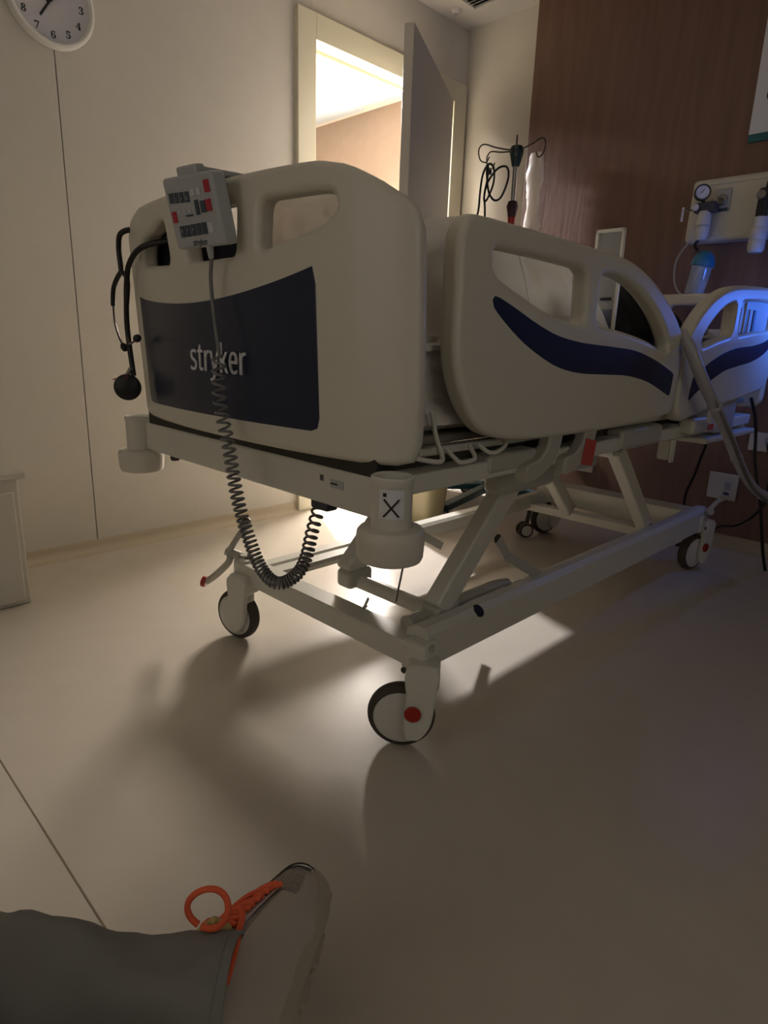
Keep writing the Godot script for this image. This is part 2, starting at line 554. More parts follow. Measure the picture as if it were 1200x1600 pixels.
	# ceiling grille
	var gr := thing("air_grille", "white ceiling air grille with dark slots near the door", "vent", V(2.80, H, -2.22))
	var fm := MB.new()
	for s in [-1.0, 1.0]:
		fm.rbox(V(2.80 + s * 0.155, H - 0.006, -2.22), V(0.03, 0.012, 0.34), 0.003)
		fm.rbox(V(2.80, H - 0.006, -2.22 + s * 0.155), V(0.28, 0.012, 0.03), 0.003)
	obj("frame", fm, M.ceiling, gr)
	obj("backing", MB.new().rbox(V(2.80, H - 0.001, -2.22), V(0.28, 0.002, 0.28), 0.0005), M.dark, gr)
	for i in 11:
		obj("slat", MB.new().rbox(V(2.675 + i * 0.025, H - 0.007, -2.22), V(0.012, 0.002, 0.28), 0.0005, Basis(Vector3.BACK, 0.55)), M.ceiling, gr)
	var sd := thing("smoke_detector", "small round white detector on the ceiling beside the air grille", "detector", V(2.90, H, -2.455))
	obj("body", MB.new().lathe([Vector2(0, -0.02), Vector2(0.018, -0.02), Vector2(0.024, -0.012), Vector2(0.026, 0), Vector2(0, 0)], 20, Transform3D(Basis.IDENTITY, V(2.90, H, -2.455))), M.ceiling, sd)
	obj("sensor_cap", MB.new().lathe([Vector2(0, -0.026), Vector2(0.007, -0.025), Vector2(0.009, -0.019), Vector2(0, -0.019)], 14, Transform3D(Basis.IDENTITY, V(2.90, H, -2.455))), M.grey_plastic, sd)

# the lit room behind the door
func bath() -> void:
	var H := 2.503
	struct("wall_bath_back", MB.new().rbox(V(3.70, H * 0.5, -3.85), V(0.12, H, 2.5), 0.001), M.bath_wall)
	struct("wall_bath_far", MB.new().rbox(V(2.6, H * 0.5, -5.05), V(2.4, H, 0.12), 0.001), M.bath_wall)
	struct("wall_bath_front", MB.new().rbox(V(1.35, H * 0.5, -3.85), V(0.12, H, 2.5), 0.001), M.wall)
	struct("wall_bath_near", MB.new().rbox(V(3.55, H * 0.5, -2.591), V(0.2, H, 0.1), 0.001), M.wall)
	# recessed downlight and a square panel in its ceiling
	var at := V(2.80, H, -3.95)
	var lm := thing("downlight", "small round recessed downlight in the ceiling of the lit room", "lamp", at)
	obj("rim", MB.new().lathe([Vector2(0.062, -0.001), Vector2(0.064, -0.006), Vector2(0.08, -0.004), Vector2(0.082, 0.0)], 28, Transform3D(Basis.IDENTITY, at)), M.clock_rim, lm)
	obj("diffuser", MB.new().lathe([Vector2(0, -0.003), Vector2(0.062, -0.002), Vector2(0.062, 0.0), Vector2(0, 0.0)], 28, Transform3D(Basis.IDENTITY, at)), M.lamp, lm)
	var o := SpotLight3D.new()
	o.position = at - V(0, 0.012, 0); o.look_at_from_position(o.position, V(1.75, 0.0, -1.45), V(0.3, 1, 0))
	o.spot_angle = 38.0; o.spot_angle_attenuation = 0.5; o.spot_range = 12.0; o.spot_attenuation = 2.0
	o.light_color = Color(1.0, 0.985, 1.0); o.light_energy = 13.0; o.light_size = 0.05; o.shadow_enabled = true
	add_child(o)
	var pc := V(2.35, H, -3.15)
	var pn := thing("ceiling_panel_light", "square glowing ceiling panel light in the lit room", "lamp", pc)
	var fr := MB.new()
	for q in [-1.0, 1.0]:
		fr.rbox(pc + V(q * 0.305, -0.008, 0), V(0.02, 0.016, 0.63), 0.003)
		fr.rbox(pc + V(0, -0.008, q * 0.305), V(0.59, 0.016, 0.02), 0.003)
	obj("frame", fr, M.clock_rim, pn)
	obj("diffuser", MB.new().rbox(pc - V(0, 0.004, 0), V(0.59, 0.006, 0.59), 0.001), M.lamp, pn)
	var al := AreaLight3D.new()
	al.area_size = Vector2(0.58, 0.58)
	al.transform = Transform3D(Basis(Vector3.RIGHT, -PI / 2), pc - V(0, 0.018, 0))
	al.light_color = Color(1.0, 0.97, 0.94); al.light_energy = 1.0; al.area_range = 12.0; al.shadow_enabled = true
	add_child(al)
	# lit mirror light on the far side wall
	var mc := V(3.64, 1.62, -3.30)
	var ml := thing("mirror_light", "long glowing mirror light on the peach wall of the lit room", "lamp", mc)
	obj("back_plate", MB.new().rbox(mc + V(-0.01, 0, 0), V(0.02, 0.52, 0.84), 0.004), M.chrome, ml)
	obj("diffuser", MB.new().rbox(mc + V(-0.045, 0, 0), V(0.05, 0.48, 0.80), 0.012), M.lamp, ml)
	var ar := AreaLight3D.new()
	ar.area_size = Vector2(0.78, 0.46)
	ar.transform = Transform3D(Basis(Vector3.UP, PI / 2), mc - V(0.075, 0, 0))
	ar.light_color = Color(1.0, 0.96, 0.92); ar.light_energy = 6.2; ar.area_range = 12.0; ar.shadow_enabled = true
	add_child(ar)
	struct("trim_3", MB.new().rbox(V(3.44, H - 0.003, -4.15), V(0.30, 0.006, 0.56), 0.002), mat(Color(0.72, 0.76, 0.80), 0.5))

# ---------------------------------------------------------------- bed
func bed() -> void:
	var b := thing("hospital_bed", "off-white hospital bed with navy footboard panel and raised wheeled frame", "bed", V(1.75, 0, ZC))
	footboard(b)
	rails(b)
	deck(b)
	base_frame(b)
	caster(b, V(0.915, 0.075, -0.825), V(-0.78, 0, 0.62), V(0.946, 0.2, -0.786), true)
	caster(b, V(0.935, 0.075, -1.505), V(-0.97, 0, 0.24), V(0.943, 0.2, -1.475), false)
	caster(b, V(2.64, 0.075, -0.83), V(-0.25, 0, 0.97), V(2.68, 0.2, -0.82), true)
	caster(b, V(2.62, 0.075, -1.50), V(-0.36, 0, 0.93), V(2.66, 0.2, -1.48), false)

func caster(b: Node, c: Vector3, ax: Vector3, stem: Vector3, red: bool) -> void:
	var x := facing(ax, c)                        # y axis = axle, outwards
	var r := 0.075
	var tyre := [Vector2(0.060, -0.019)]
	for i in 9:
		var a := PI * (i / 8.0) - PI / 2
		tyre.append(Vector2(r - 0.012 + 0.012 * cos(a), 0.017 * sin(a)))
	tyre.append(Vector2(0.060, 0.019))
	var w := obj("caster", MB.new().lathe(tyre, 40, x), M.rubber, b)
	obj("wheel_disc", MB.new().lathe([Vector2(0, -0.021), Vector2(0.05, -0.021), Vector2(0.060, -0.018), Vector2(0.063, -0.01), Vector2(0.063, 0.01), Vector2(0.060, 0.018), Vector2(0.05, 0.021), Vector2(0, 0.022)], 40, x), M.hub, w)
	# one-sided fork from the stem down to the axle
	var side := ax.normalized()
	var lat := Vector3.UP.cross(side).normalized()
	var off := clampf((stem - c).dot(lat), 0.02, 0.045)
	var fk := MB.new()
	var o2 := smooth2(V2s([[off - 0.034, 0.125], [off - 0.034, 0.06], [off - 0.037, 0.02], [off - 0.036, -0.020], [off - 0.026, -0.042], [off - 0.004, -0.040], [off + 0.018, -0.010], [off + 0.026, 0.03], [off + 0.030, 0.09], [off + 0.032, 0.125]]), 0.012)
	var org := c + side * 0.040
	var mp := func(u: float, v: float, q: float) -> Vector3: return org + lat * u + Vector3.UP * v + side * q
	fk.shape(o2, [], span(-0.2, 0.2, 2), 0.017, 0.004, mp)
	obj("fork", fk, M.frame, w)
	var hd := MB.new()
	hd.rbox(c + lat * off + V(0, 0.105, 0) + side * 0.004, V(0.070, 0.06, 0.070), 0.012, Basis(lat, Vector3.UP, side))
	hd.lathe([Vector2(0, 0.0), Vector2(0.024, 0.0), Vector2(0.024, 0.07), Vector2(0, 0.07)], 18, Transform3D(Basis.IDENTITY, V((c + lat * off).x, 0.12, (c + lat * off).z)))
	obj("swivel_head", hd, M.frame, w)
	if red:
		obj("brake_cap", disc(0.0185, 0.006, side, c + side * 0.040 + lat * (off - 0.018) + V(0, 0.026, 0)), M.red, w)

# plan of the footboard: distance back from the foot for w measured from the centre line
func fb_x(w: float) -> float:
	var a := absf(w)
	var k := [[0.0, 0.672], [0.15, 0.676], [0.30, 0.690], [0.38, 0.704], [0.43, 0.720], [0.465, 0.738], [0.487, 0.760], [0.52, 0.80]]
	for i in k.size() - 1:
		if a <= k[i + 1][0]:
			var f: float = (a - k[i][0]) / (k[i + 1][0] - k[i][0])
			var p0: float = k[maxi(i - 1, 0)][1] if i > 0 else k[1][1]
			return cubic_interpolate(k[i][1], k[i + 1][1], p0, k[mini(i + 2, k.size() - 1)][1], f)
	return 0.80

func fb_map(u: float, v: float, q: float) -> Vector3:
	var e := 0.004
	var x := fb_x(u)
	var s := (fb_x(u + e) - fb_x(u - e)) / (2.0 * e)
	var nn := V(-1, 0, s).normalized()
	return V(x + (1.05 - v) * 0.05, v, ZC + u) + nn * q

func footboard(b: Node) -> void:
	var o := smooth2(V2s([[-0.482, 1.035], [-0.487, 0.85], [-0.485, 0.70], [-0.478, 0.672], [-0.45, 0.663], [-0.3, 0.660], [0, 0.660], [0.3, 0.660], [0.45, 0.662], [0.478, 0.670], [0.487, 0.70], [0.489, 0.85], [0.487, 1.03], [0.48, 1.058], [0.44, 1.087], [0.38, 1.117], [0.335, 1.129], [0.27, 1.135], [0.0, 1.136], [-0.27, 1.135], [-0.335, 1.129], [-0.38, 1.117], [-0.44, 1.087], [-0.472, 1.062]]), 0.02)
	var h1 := round_poly(V2s([[-0.325, 1.010], [-0.155, 1.004], [-0.170, 1.088], [-0.200, 1.092], [-0.312, 1.056]]), 0.020)
	var h2 := round_poly(V2s([[-0.075, 1.003], [0.095, 1.005], [0.108, 1.092], [-0.086, 1.092]]), 0.016)
	var h3 := round_poly(V2s([[0.163, 1.008], [0.320, 1.040], [0.352, 1.062], [0.345, 1.084], [0.310, 1.089], [0.176, 1.090]]), 0.020)
	var fb := obj("footboard", MB.new().shape(o, [h1, h2, h3], span(-0.5, 0.5, 40), 0.042, 0.014, fb_map), M.plastic, b)
	var nv := PackedVector2Array()
	for i in 21:
		var u := lerpf(0.30, -0.352, i / 20.0)
		var f := (u + 0.06) / 0.36
		nv.append(Vector2(u, 0.926 + 0.040 * f * f + 0.012 * f))
	nv.append_array(PackedVector2Array([Vector2(-0.357, 0.945), Vector2(-0.357, 0.72), Vector2(-0.352, 0.703), Vector2(-0.335, 0.700)]))
	for i in 10: nv.append(Vector2(lerpf(-0.30, 0.285, i / 9.0), 0.700 + 0.006 * i / 9.0))
	nv.append_array(PackedVector2Array([Vector2(0.300, 0.712), Vector2(0.305, 0.73), Vector2(0.306, 0.95)]))
	var mp := func(u: float, v: float, q: float) -> Vector3: return fb_map(u, v, q + 0.0016)
	var pn := obj("decor_panel", MB.new().shape(nv, [], span(-0.4, 0.4, 30), 0.003, 0.001, mp), M.navy, fb)
	var x := Basis(V(0, 0, 1), Vector3.UP, V(-1, 0, 0))
	x = x.rotated(Vector3.UP, -0.02)
	letters("lettering", "stryker", 0.076, Transform3D(x.scaled_local(V(0.92, 1.0, 1)), V(0.6795, 0.819, ZC + 0.018)), M.logo, pn, "Droid Sans", 500, 0.003)

func rail_outline_foot() -> Array:
	return [
		smooth2(V2s([[0.858, 1.058], [0.875, 1.066], [0.92, 1.068], [1.05, 1.067], [1.25, 1.064], [1.40, 1.060], [1.50, 1.049], [1.60, 1.022], [1.70, 0.980], [1.775, 0.938], [1.822, 0.895], [1.832, 0.86], [1.828, 0.80], [1.824, 0.74], [1.812, 0.700], [1.77, 0.690], [1.60, 0.682], [1.40, 0.678], [1.2, 0.679], [1.08, 0.684], [0.993, 0.695], [0.935, 0.715], [0.891, 0.757], [0.861, 0.808], [0.849, 0.86], [0.847, 0.941], [0.846, 1.03]]), 0.02),
		[smooth2(V2s([[0.945, 1.022], [1.04, 1.023], [1.16, 1.021], [1.245, 1.018], [1.262, 1.008], [1.270, 0.96], [1.272, 0.918], [1.262, 0.911], [1.212, 0.915], [1.118, 0.930], [1.032, 0.954], [0.957, 0.977], [0.941, 0.992], [0.938, 1.012]]), 0.02),
		smooth2(V2s([[1.332, 1.013], [1.38, 1.017], [1.445, 1.012], [1.544, 0.988], [1.649, 0.940], [1.724, 0.882], [1.735, 0.863], [1.716, 0.860], [1.596, 0.886], [1.46, 0.903], [1.34, 0.912], [1.326, 0.924], [1.325, 0.97], [1.326, 1.004]]), 0.02)],
		smooth2(V2s([[0.940, 0.938], [0.946, 0.945], [0.962, 0.943], [1.017, 0.927], [1.091, 0.904], [1.171, 0.885], [1.271, 0.874], [1.409, 0.868], [1.537, 0.860], [1.668, 0.836], [1.778, 0.806], [1.784, 0.800], [1.777, 0.752], [1.770, 0.746], [1.631, 0.784], [1.506, 0.802], [1.383, 0.807], [1.273, 0.811], [1.184, 0.823], [1.112, 0.844], [1.045, 0.87], [0.983, 0.902], [0.946, 0.926]]), 0.02)]

func rail_outline_head() -> Array:
	return [
		smooth2(V2s([[1.842, 0.872], [1.850, 0.893], [1.870, 0.915], [1.91, 0.953], [1.97, 0.993], [2.04, 1.025], [2.12, 1.048], [2.21, 1.062], [2.33, 1.071], [2.48, 1.078], [2.60, 1.078], [2.66, 1.07], [2.69, 1.04], [2.70, 0.95], [2.70, 0.84], [2.68, 0.77], [2.62, 0.735], [2.50, 0.722], [2.404, 0.712], [2.203, 0.697], [2.03, 0.680], [1.90, 0.668], [1.862, 0.676], [1.848, 0.71], [1.842, 0.78]]), 0.02),
		[smooth2(V2s([[1.975, 0.878], [1.962, 0.892], [2.012, 0.939], [2.102, 0.988], [2.190, 1.010], [2.206, 1.0], [2.205, 0.93], [2.196, 0.915], [2.101, 0.900]]), 0.02),
		smooth2(V2s([[2.262, 0.925], [2.258, 0.97], [2.260, 1.012], [2.272, 1.018], [2.45, 1.030], [2.58, 1.032], [2.61, 1.02], [2.615, 0.96], [2.60, 0.943], [2.45, 0.935], [2.275, 0.919]]), 0.02)],
		smooth2(V2s([[1.919, 0.732], [1.923, 0.760], [1.931, 0.789], [1.984, 0.809], [2.038, 0.831], [2.141, 0.859], [2.267, 0.879], [2.435, 0.889], [2.56, 0.905], [2.63, 0.925], [2.645, 0.92], [2.63, 0.89], [2.56, 0.86], [2.445, 0.836], [2.299, 0.821], [2.195, 0.809], [2.111, 0.789], [2.018, 0.762], [1.967, 0.745], [1.928, 0.727]]), 0.02)]

func rails(b: Node) -> void:
	for side in 2:
		var z := -0.68 if side == 0 else 2.0 * ZC + 0.68
		var sg := 1.0 if side == 0 else -1.0
		for e in 2:
			var d := rail_outline_foot() if e == 0 else rail_outline_head()
			var mp := func(u: float, v: float, q: float) -> Vector3: return V(u, v, z + q * sg)
			var mp2 := func(u: float, v: float, q: float) -> Vector3: return V(u, v, z + (q + 0.001) * sg)
			var rl := obj("side_rail", MB.new().shape(d[0], d[1], span(0.8, 2.8, 40), 0.042, 0.014, mp), M.plastic, b)
			if side == 0: obj("stripe", MB.new().shape(d[2], [], span(0.8, 2.8, 40), 0.002, 0.0008, mp2), M.stripe, rl)
			if e == 1 and side == 0:
				# keypad plate in the second opening of the head rail
				obj("control_plate", MB.new().rbox(V(2.44, 0.975, z - 0.024), V(0.34, 0.12, 0.012), 0.003), M.grey_plastic, rl)
				for k in 4:
					obj("control_key", MB.new().rbox(V(2.315 + k * 0.045, 0.965, z - 0.0165), V(0.026, 0.075, 0.004), 0.0015), [M.button_pale, M.button][k % 2], rl)
				obj("control_divider", MB.new().rbox(V(2.345, 0.972, z - 0.015), V(0.008, 0.10, 0.006), 0.002), M.plastic, rl)

func deck(b: Node) -> void:
	# beam across the foot end, long beams, platform
	obj("foot_beam", MB.new().rbox(V(0.757, 0.604, ZC), V(0.05, 0.072, 0.90), 0.006), M.frame, b)
	for s in [1.0, -1.0]:
		obj("side_beam", MB.new().rbox(V(1.72, 0.625, ZC + s * 0.425), V(1.92, 0.036, 0.05), 0.005), M.frame, b)
	for i in 4:
		obj("deck_panel", MB.new().rbox(V(1.03 + i * 0.495, 0.688, ZC), V(0.485, 0.018, 0.80), 0.005), mat(Color(0.52, 0.49, 0.44), 0.6), b)
	obj("foot_gap_filler", MB.new().rbox(V(0.762, 0.668, ZC), V(0.055, 0.062, 0.84), 0.006), mat(Color(0.16, 0.145, 0.11), 0.6), b)  # dark filler added to hide the door light in the gap below the footboard
	obj("head_beam", MB.new().rbox(V(2.68, 0.60, ZC), V(0.05, 0.07, 0.86), 0.006), M.frame, b)
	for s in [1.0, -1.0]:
		obj("deck_light_block", MB.new().rbox(V(1.70, 0.652, ZC + s * 0.395), V(1.80, 0.050, 0.02), 0.004), mat(Color(0.26, 0.24, 0.20), 0.6), b)  # dark strips added to close the light leak between beam and deck
	obj("deck_edge", MB.new().rbox(V(1.60, 0.672, -0.752), V(1.52, 0.016, 0.024), 0.005), M.frame, b)
	obj("deck_edge", MB.new().rbox(V(1.60, 0.672, 2.0 * ZC + 0.752), V(1.52, 0.016, 0.024), 0.005), M.frame, b)
	# wire hooks on the near edge
	obj("wire_hook", MB.new().tube(smooth3(V3s([[0.86, 0.745, -0.735], [0.853, 0.70, -0.715], [0.853, 0.672, -0.700], [0.845, 0.664, -0.697], [0.82, 0.667, -0.700], [0.79, 0.674, -0.72]]), 5), 0.0045, 8), M.frame, b)
	obj("wire_hook", MB.new().tube(smooth3(V3s([[0.885, 0.680, -0.72], [0.893, 0.662, -0.70], [0.905, 0.656, -0.698], [0.935, 0.656, -0.698], [0.948, 0.661, -0.70], [0.955, 0.680, -0.72]]), 5), 0.0045, 8), M.frame, b)
	obj("wire_hook", MB.new().tube(smooth3(V3s([[0.99, 0.678, -0.725], [1.0, 0.665, -0.71], [1.02, 0.662, -0.705], [1.06, 0.672, -0.71], [1.07, 0.684, -0.725]]), 5), 0.0045, 8), M.frame, b)
	# corner bumpers
	for s in [1.0, -1.0]:
		var at := V(0.730, 0, ZC + s * 0.465)
		var x := Transform3D(Basis.IDENTITY, at)
		var p := obj("bumper_post", MB.new().lathe([Vector2(0, 0.56), Vector2(0.033, 0.56), Vector2(0.034, 0.565), Vector2(0.034, 0.640), Vector2(0.036, 0.643), Vector2(0.036, 0.652), Vector2(0.033, 0.654), Vector2(0.027, 0.652), Vector2(0.026, 0.63), Vector2(0, 0.63)], 28, x), M.frame, b)
		obj("bumper_roller", MB.new().lathe([Vector2(0, 0.508), Vector2(0.046, 0.508), Vector2(0.053, 0.511), Vector2(0.056, 0.518), Vector2(0.058, 0.55), Vector2(0.057, 0.560), Vector2(0.052, 0.566), Vector2(0.034, 0.568), Vector2(0, 0.568)], 32, x), M.plastic, p)
		if s > 0:
			var dv := V(-0.73, 0, 0.68)
			var lb := facing(dv, at)
			var lab := MB.new()
			var rows := []
			for i in 7:
				var a := lerpf(-0.62, 0.62, i / 6.0)
				var nn := dv.rotated(Vector3.UP, a)
				rows.append([at + nn * 0.0346 + V(0, 0.588, 0), at + nn * 0.0346 + V(0, 0.636, 0)])
			lab.grid(rows)
			obj("sticker", lab, M.paper, p)
			var rtv := Vector3.UP.cross(dv).normalized()
			for k in [1.0, -1.0]:
				var pts := []
				for i in 7:
					var f := i / 6.0
					var a: float = lerpf(-0.36, 0.36, f) * k
					var nn := dv.rotated(Vector3.UP, a)
					pts.append(at + nn * 0.0352 + V(0, 0.592 + 0.029 * (1.0 - f), 0))
				obj("pen_stroke", MB.new().tube(PackedVector3Array(pts), 0.0017, 6), M.pen, p)
			obj("printed_mark", MB.new().rbox(at + dv.rotated(Vector3.UP, -0.33) * 0.0348 + V(0, 0.628, 0), V(0.006, 0.006, 0.001), 0.0002, facing(dv.rotated(Vector3.UP, -0.33), at).basis * Basis(Vector3.RIGHT, PI / 2)), M.ink, p)
	# type plate on the foot beam
	var pl := obj("type_plate", MB.new().rbox(V(0.7315, 0.612, ZC + 0.325), V(0.0012, 0.015, 0.036), 0.0004), M.grey_plastic, b)
	obj("printed_line", MB.new().rbox(V(0.7307, 0.612, ZC + 0.318), V(0.0006, 0.003, 0.018), 0.0002), M.ink, pl)
	obj("socket_cover", MB.new().rbox(V(0.731, 0.618, ZC + 0.283), V(0.002, 0.011, 0.009), 0.0006), mat(Color(0.34, 0.33, 0.31), 0.6), b)
	for w in [-0.33, 0.24]:
		obj("foot_stud", MB.new().lathe([Vector2(0, 0.552), Vector2(0.010, 0.553), Vector2(0.012, 0.558), Vector2(0.012, 0.57), Vector2(0, 0.57)], 14, Transform3D(Basis.IDENTITY, V(0.757, 0, ZC + w))), M.rubber, b)
	# thin cable hanging from the near corner to the cross tube
	obj("ground_chain", MB.new().tube(smooth3(V3s([[0.80, 0.60, -0.735], [0.81, 0.52, -0.74], [0.83, 0.46, -0.76], [0.86, 0.38, -0.80], [0.90, 0.34, -0.84]]), 5), 0.0022, 6), M.cord, b)

func base_frame(b: Node) -> void:
	# long rails
	for s in [1.0, -1.0]:
		var zo: float = ZC + s * 0.365
		var zi: float = ZC + s * 0.300
		var rl := MB.new()
		var prof := [[zo, 0.176], [zo, 0.252], [lerpf(zo, zi, 0.22), 0.266], [lerpf(zo, zi, 0.6), 0.266], [zi, 0.252], [zi, 0.176]]
		if s < 0: prof = [[zo, 0.162], [zo, 0.204], [lerpf(zo, zi, 0.2), 0.213], [lerpf(zo, zi, 0.8), 0.213], [zi, 0.204], [zi, 0.162]]
		var x0 := 0.965
		var x1 := 2.66
		for i in prof.size():
			var a: Array = prof[i]
			var c: Array = prof[(i + 1) % prof.size()]
			var nn := V(0, -(c[0] - a[0]), c[1] - a[1]).normalized() * 1.0
			var mid := V(0, (a[1] + c[1]) * 0.5 - 0.215, (a[0] + c[0]) * 0.5 - (zo + zi) * 0.5)
			if nn.dot(mid) < 0: nn = -nn
			rl.quad(V(x0, a[1], a[0]), V(x1, a[1], a[0]), V(x1, c[1], c[0]), V(x0, c[1], c[0]), nn)
		for xx in [x0, x1]:
			var c0 := rl.vert(V(xx, 0.21, (zo + zi) * 0.5), V(signf(xx - 1.5), 0, 0))
			for q in prof: rl.vert(V(xx, q[1], q[0]), V(signf(xx - 1.5), 0, 0))
			for i in prof.size(): rl.tri(c0, c0 + 1 + i, c0 + 1 + (i + 1) % prof.size())
		var r := obj("base_rail", rl, M.frame, b)
		if s > 0:
			obj("end_cap", disc(0.0165, 0.005, V(0, 0.72, 0.69), V(1.150, 0.2545, zo - 0.0085)), M.dark, r)
			# slide tube on the inner side of the rail
			obj("slide_cover", MB.new().tube(PackedVector3Array([V(0.985, 0.246, zi - 0.018), V(1.33, 0.246, zi - 0.018), V(1.375, 0.242, zi - 0.016), V(1.40, 0.232, zi - 0.012)]), [0.020, 0.020, 0.018, 0.004], 14), M.bracket, r)
		else:
			obj("slide_cover", MB.new().bar(V(1.0, 0.205, zi + 0.03), V(1.5, 0.205, zi + 0.03), 0.05, 0.016, 0.004), M.bracket, r)
	# foot cross member, hollow channel
	obj("base_cross_beam", MB.new().rbox(V(0.963, 0.2075, ZC), V(0.060, 0.055, 0.71), 0.004), M.frame, b)
	obj("base_cross_beam", MB.new().rbox(V(2.60, 0.215, ZC), V(0.10, 0.085, 0.70), 0.005), M.frame, b)
	obj("base_cross_beam", MB.new().rbox(V(2.45, 0.165, ZC), V(0.05, 0.035, 0.66), 0.005), M.frame, b)
	# corner castings
	for c in [[0.962, -0.822, 1.0], [0.968, -1.505, -1.0], [2.62, -0.83, 1.0], [2.62, -1.50, -1.0]]:
		var cs := MB.new()
		cs.rbox(V(c[0], 0.205, c[1] + 0.004), V(0.066, 0.075, 0.066), 0.014)
		var o := obj("corner_casting", cs, M.frame, b)
		if c[2] > 0:
			obj("bolt", disc(0.009, 0.006, V(0.1, 0, 1), V(c[0] - 0.004, 0.232, c[1] + 0.036)), M.bracket, o)
			obj("bolt", disc(0.007, 0.006, V(0.1, 0, 1), V(c[0] + 0.018, 0.184, c[1] + 0.036)), M.rubber, o)
			obj("bolt", disc(0.007, 0.006, V(-1, 0, 0.1), V(c[0] - 0.033, 0.172, c[1] - 0.012)), M.rubber, o)
		else:
			obj("cable_hole", disc(0.013, 0.002, Vector3.UP, V(c[0], 0.2425, c[1] + 0.01)), M.dark, o)
	# brake pedals
	for q in [[0.935, -1.53, -1.0], [2.63, -0.80, 1.0]]:
		var sx: float = q[2]
		var p := MB.new()
		var a: Vector3 = V(q[0] - 0.003, 0.258, q[1] + 0.012 * sx)
		var dz := V(-0.25, 0, 1.0 * sx).normalized()
		if sx < 0.0:
			p.tube(smooth3([a, a - V(0, 0.03, 0), a + dz * 0.05 - V(0, 0.08, 0), a + dz * 0.095 - V(0, 0.115, 0)], 5), 0.0105, 10)
		var lift := a - dz * 0.06 + V(0.01, 0.085, 0) if sx < 0.0 else a + dz * 0.035 + V(0.06, 0.050, 0)
		p.tube(smooth3([a, a * 0.5 + lift * 0.5 + V(0.004, 0.010, 0), lift], 5), 0.009, 10)
		p.tube(PackedVector3Array([a + dz * 0.012, V(q[0] + 0.02, 0.244, q[1] - 0.01 * sx)]), 0.013, 12)
		p.tube(PackedVector3Array([V(q[0] + 0.03, 0.25, q[1] - 0.02 * sx), V(q[0] + 0.03, 0.225, q[1] - 0.02 * sx)]), 0.016, 12)
		var pd := obj("brake_pedal", p, M.bracket, b)
		if sx < 0.0:
			var e := a + dz * 0.098 - V(0, 0.118, 0)
			obj("pedal_pad", MB.new().append(disc(0.017, 0.014, dz + V(-0.5, 0.3, 0), e)), M.red, pd)
		var pn := V(-0.35, 0.5, 0) - dz * 0.2 if sx < 0.0 else V(-0.25, 0.8, 0.2)
		var e2 := lift + V(0.002, 0.001, 0)
		obj("pedal_pad", MB.new().append(disc(0.015, 0.02, pn, e2)), M.bracket, pd)
		obj("pad_face", MB.new().append(disc(0.011, 0.002, pn, e2 + pn.normalized() * 0.0195)), M.rubber, pd)
	# lifting arms
	for s in [1.0, -1.0]:
		var z: float = ZC + (0.300 if s > 0.0 else -0.008)
		var a1 := obj("lift_arm", MB.new().bar(V(1.062, 0.268, z), V(1.37, 0.585, z), 0.046, 0.062, 0.008), M.frame, b)
		obj("pivot_bolt", disc(0.012, 0.008, V(0, 0, s), V(1.255, 0.405, z + s * 0.022)), M.rubber, a1)
		obj("arm_foot", MB.new().rbox(V(1.085, 0.255, z - s * 0.005), V(0.085, 0.05, 0.056), 0.012), M.bracket, a1)
		var a2 := obj("lift_arm", MB.new().bar(V(2.225, 0.245, z), V(1.90, 0.56, z), 0.042, 0.05, 0.006), M.frame, b)
		obj("pivot_bolt", disc(0.009, 0.008, V(0, 0, s), V(2.205, 0.262, z + s * 0.02)), M.steel, a2)
		# bent stay from the arm to the rail
		var lk := MB.new()
		var pts := [V(1.252, 0.405, z + s * 0.03), V(1.300, 0.350, z + s * 0.03), V(1.485, 0.246, z + s * 0.03)]
		for i in 2: lk.bar(pts[i], pts[i + 1] + (pts[i + 1] - pts[i]).normalized() * 0.006, 0.006, 0.026, 0.0025)
		obj("bent_stay", lk, M.bracket, b)
	obj("torsion_tube", MB.new().tube(PackedVector3Array([V(1.085, 0.245, ZC - 0.04), V(1.085, 0.245, ZC + 0.30)]), 0.019, 18), M.frame, b)
	obj("torsion_tube", MB.new().tube(PackedVector3Array([V(1.90, 0.55, ZC - 0.30), V(1.90, 0.55, ZC + 0.30)]), 0.018, 18), M.frame, b)
	var tg := obj("loose_hook", MB.new().bar(V(0.995, 0.262, -1.02), V(0.975, 0.205, -1.035), 0.012, 0.004, 0.001), M.bracket, b)
	obj("hook_tip", MB.new().tube(PackedVector3Array([V(0.990, 0.245, -1.02), V(0.955, 0.200, -1.035)]), 0.003, 6), M.bracket, tg)
	# brackets that carry the near rail and the arm heads
	for s in [1.0, -1.0]:
		var zb: float = ZC + s * 0.40
		obj("arm_bracket", MB.new().rbox(V(1.31, 0.585, zb - s * 0.06), V(0.24, 0.12, 0.06), 0.02), M.bracket, b)
		obj("arm_bracket", MB.new().rbox(V(1.10, 0.635, zb + s * 0.03), V(0.18, 0.04, 0.05), 0.012), M.bracket, b)
		for k in 2:
			var xo := 0.155 * k
			var c2 := smooth2(V2s([[1.200 + xo, 0.700], [1.250 + xo, 0.700], [1.245 + xo, 0.655], [1.215 + xo, 0.615], [1.165 + xo, 0.592], [1.12 + xo, 0.59], [1.12 + xo, 0.625], [1.165 + xo, 0.635], [1.195 + xo, 0.662]]), 0.015)
			var zr: float = zb + s * 0.075
			var mp := func(u: float, v: float, q: float) -> Vector3: return V(u, v, zr + q * s)
			obj("rail_bracket", MB.new().shape(c2, [], span(1.0, 1.6, 6), 0.03, 0.006, mp), M.bracket, b)
		obj("lift_motor", MB.new().rbox(V(1.62, 0.56, zb - s * 0.12), V(0.30, 0.075, 0.07), 0.02), M.bracket, b)
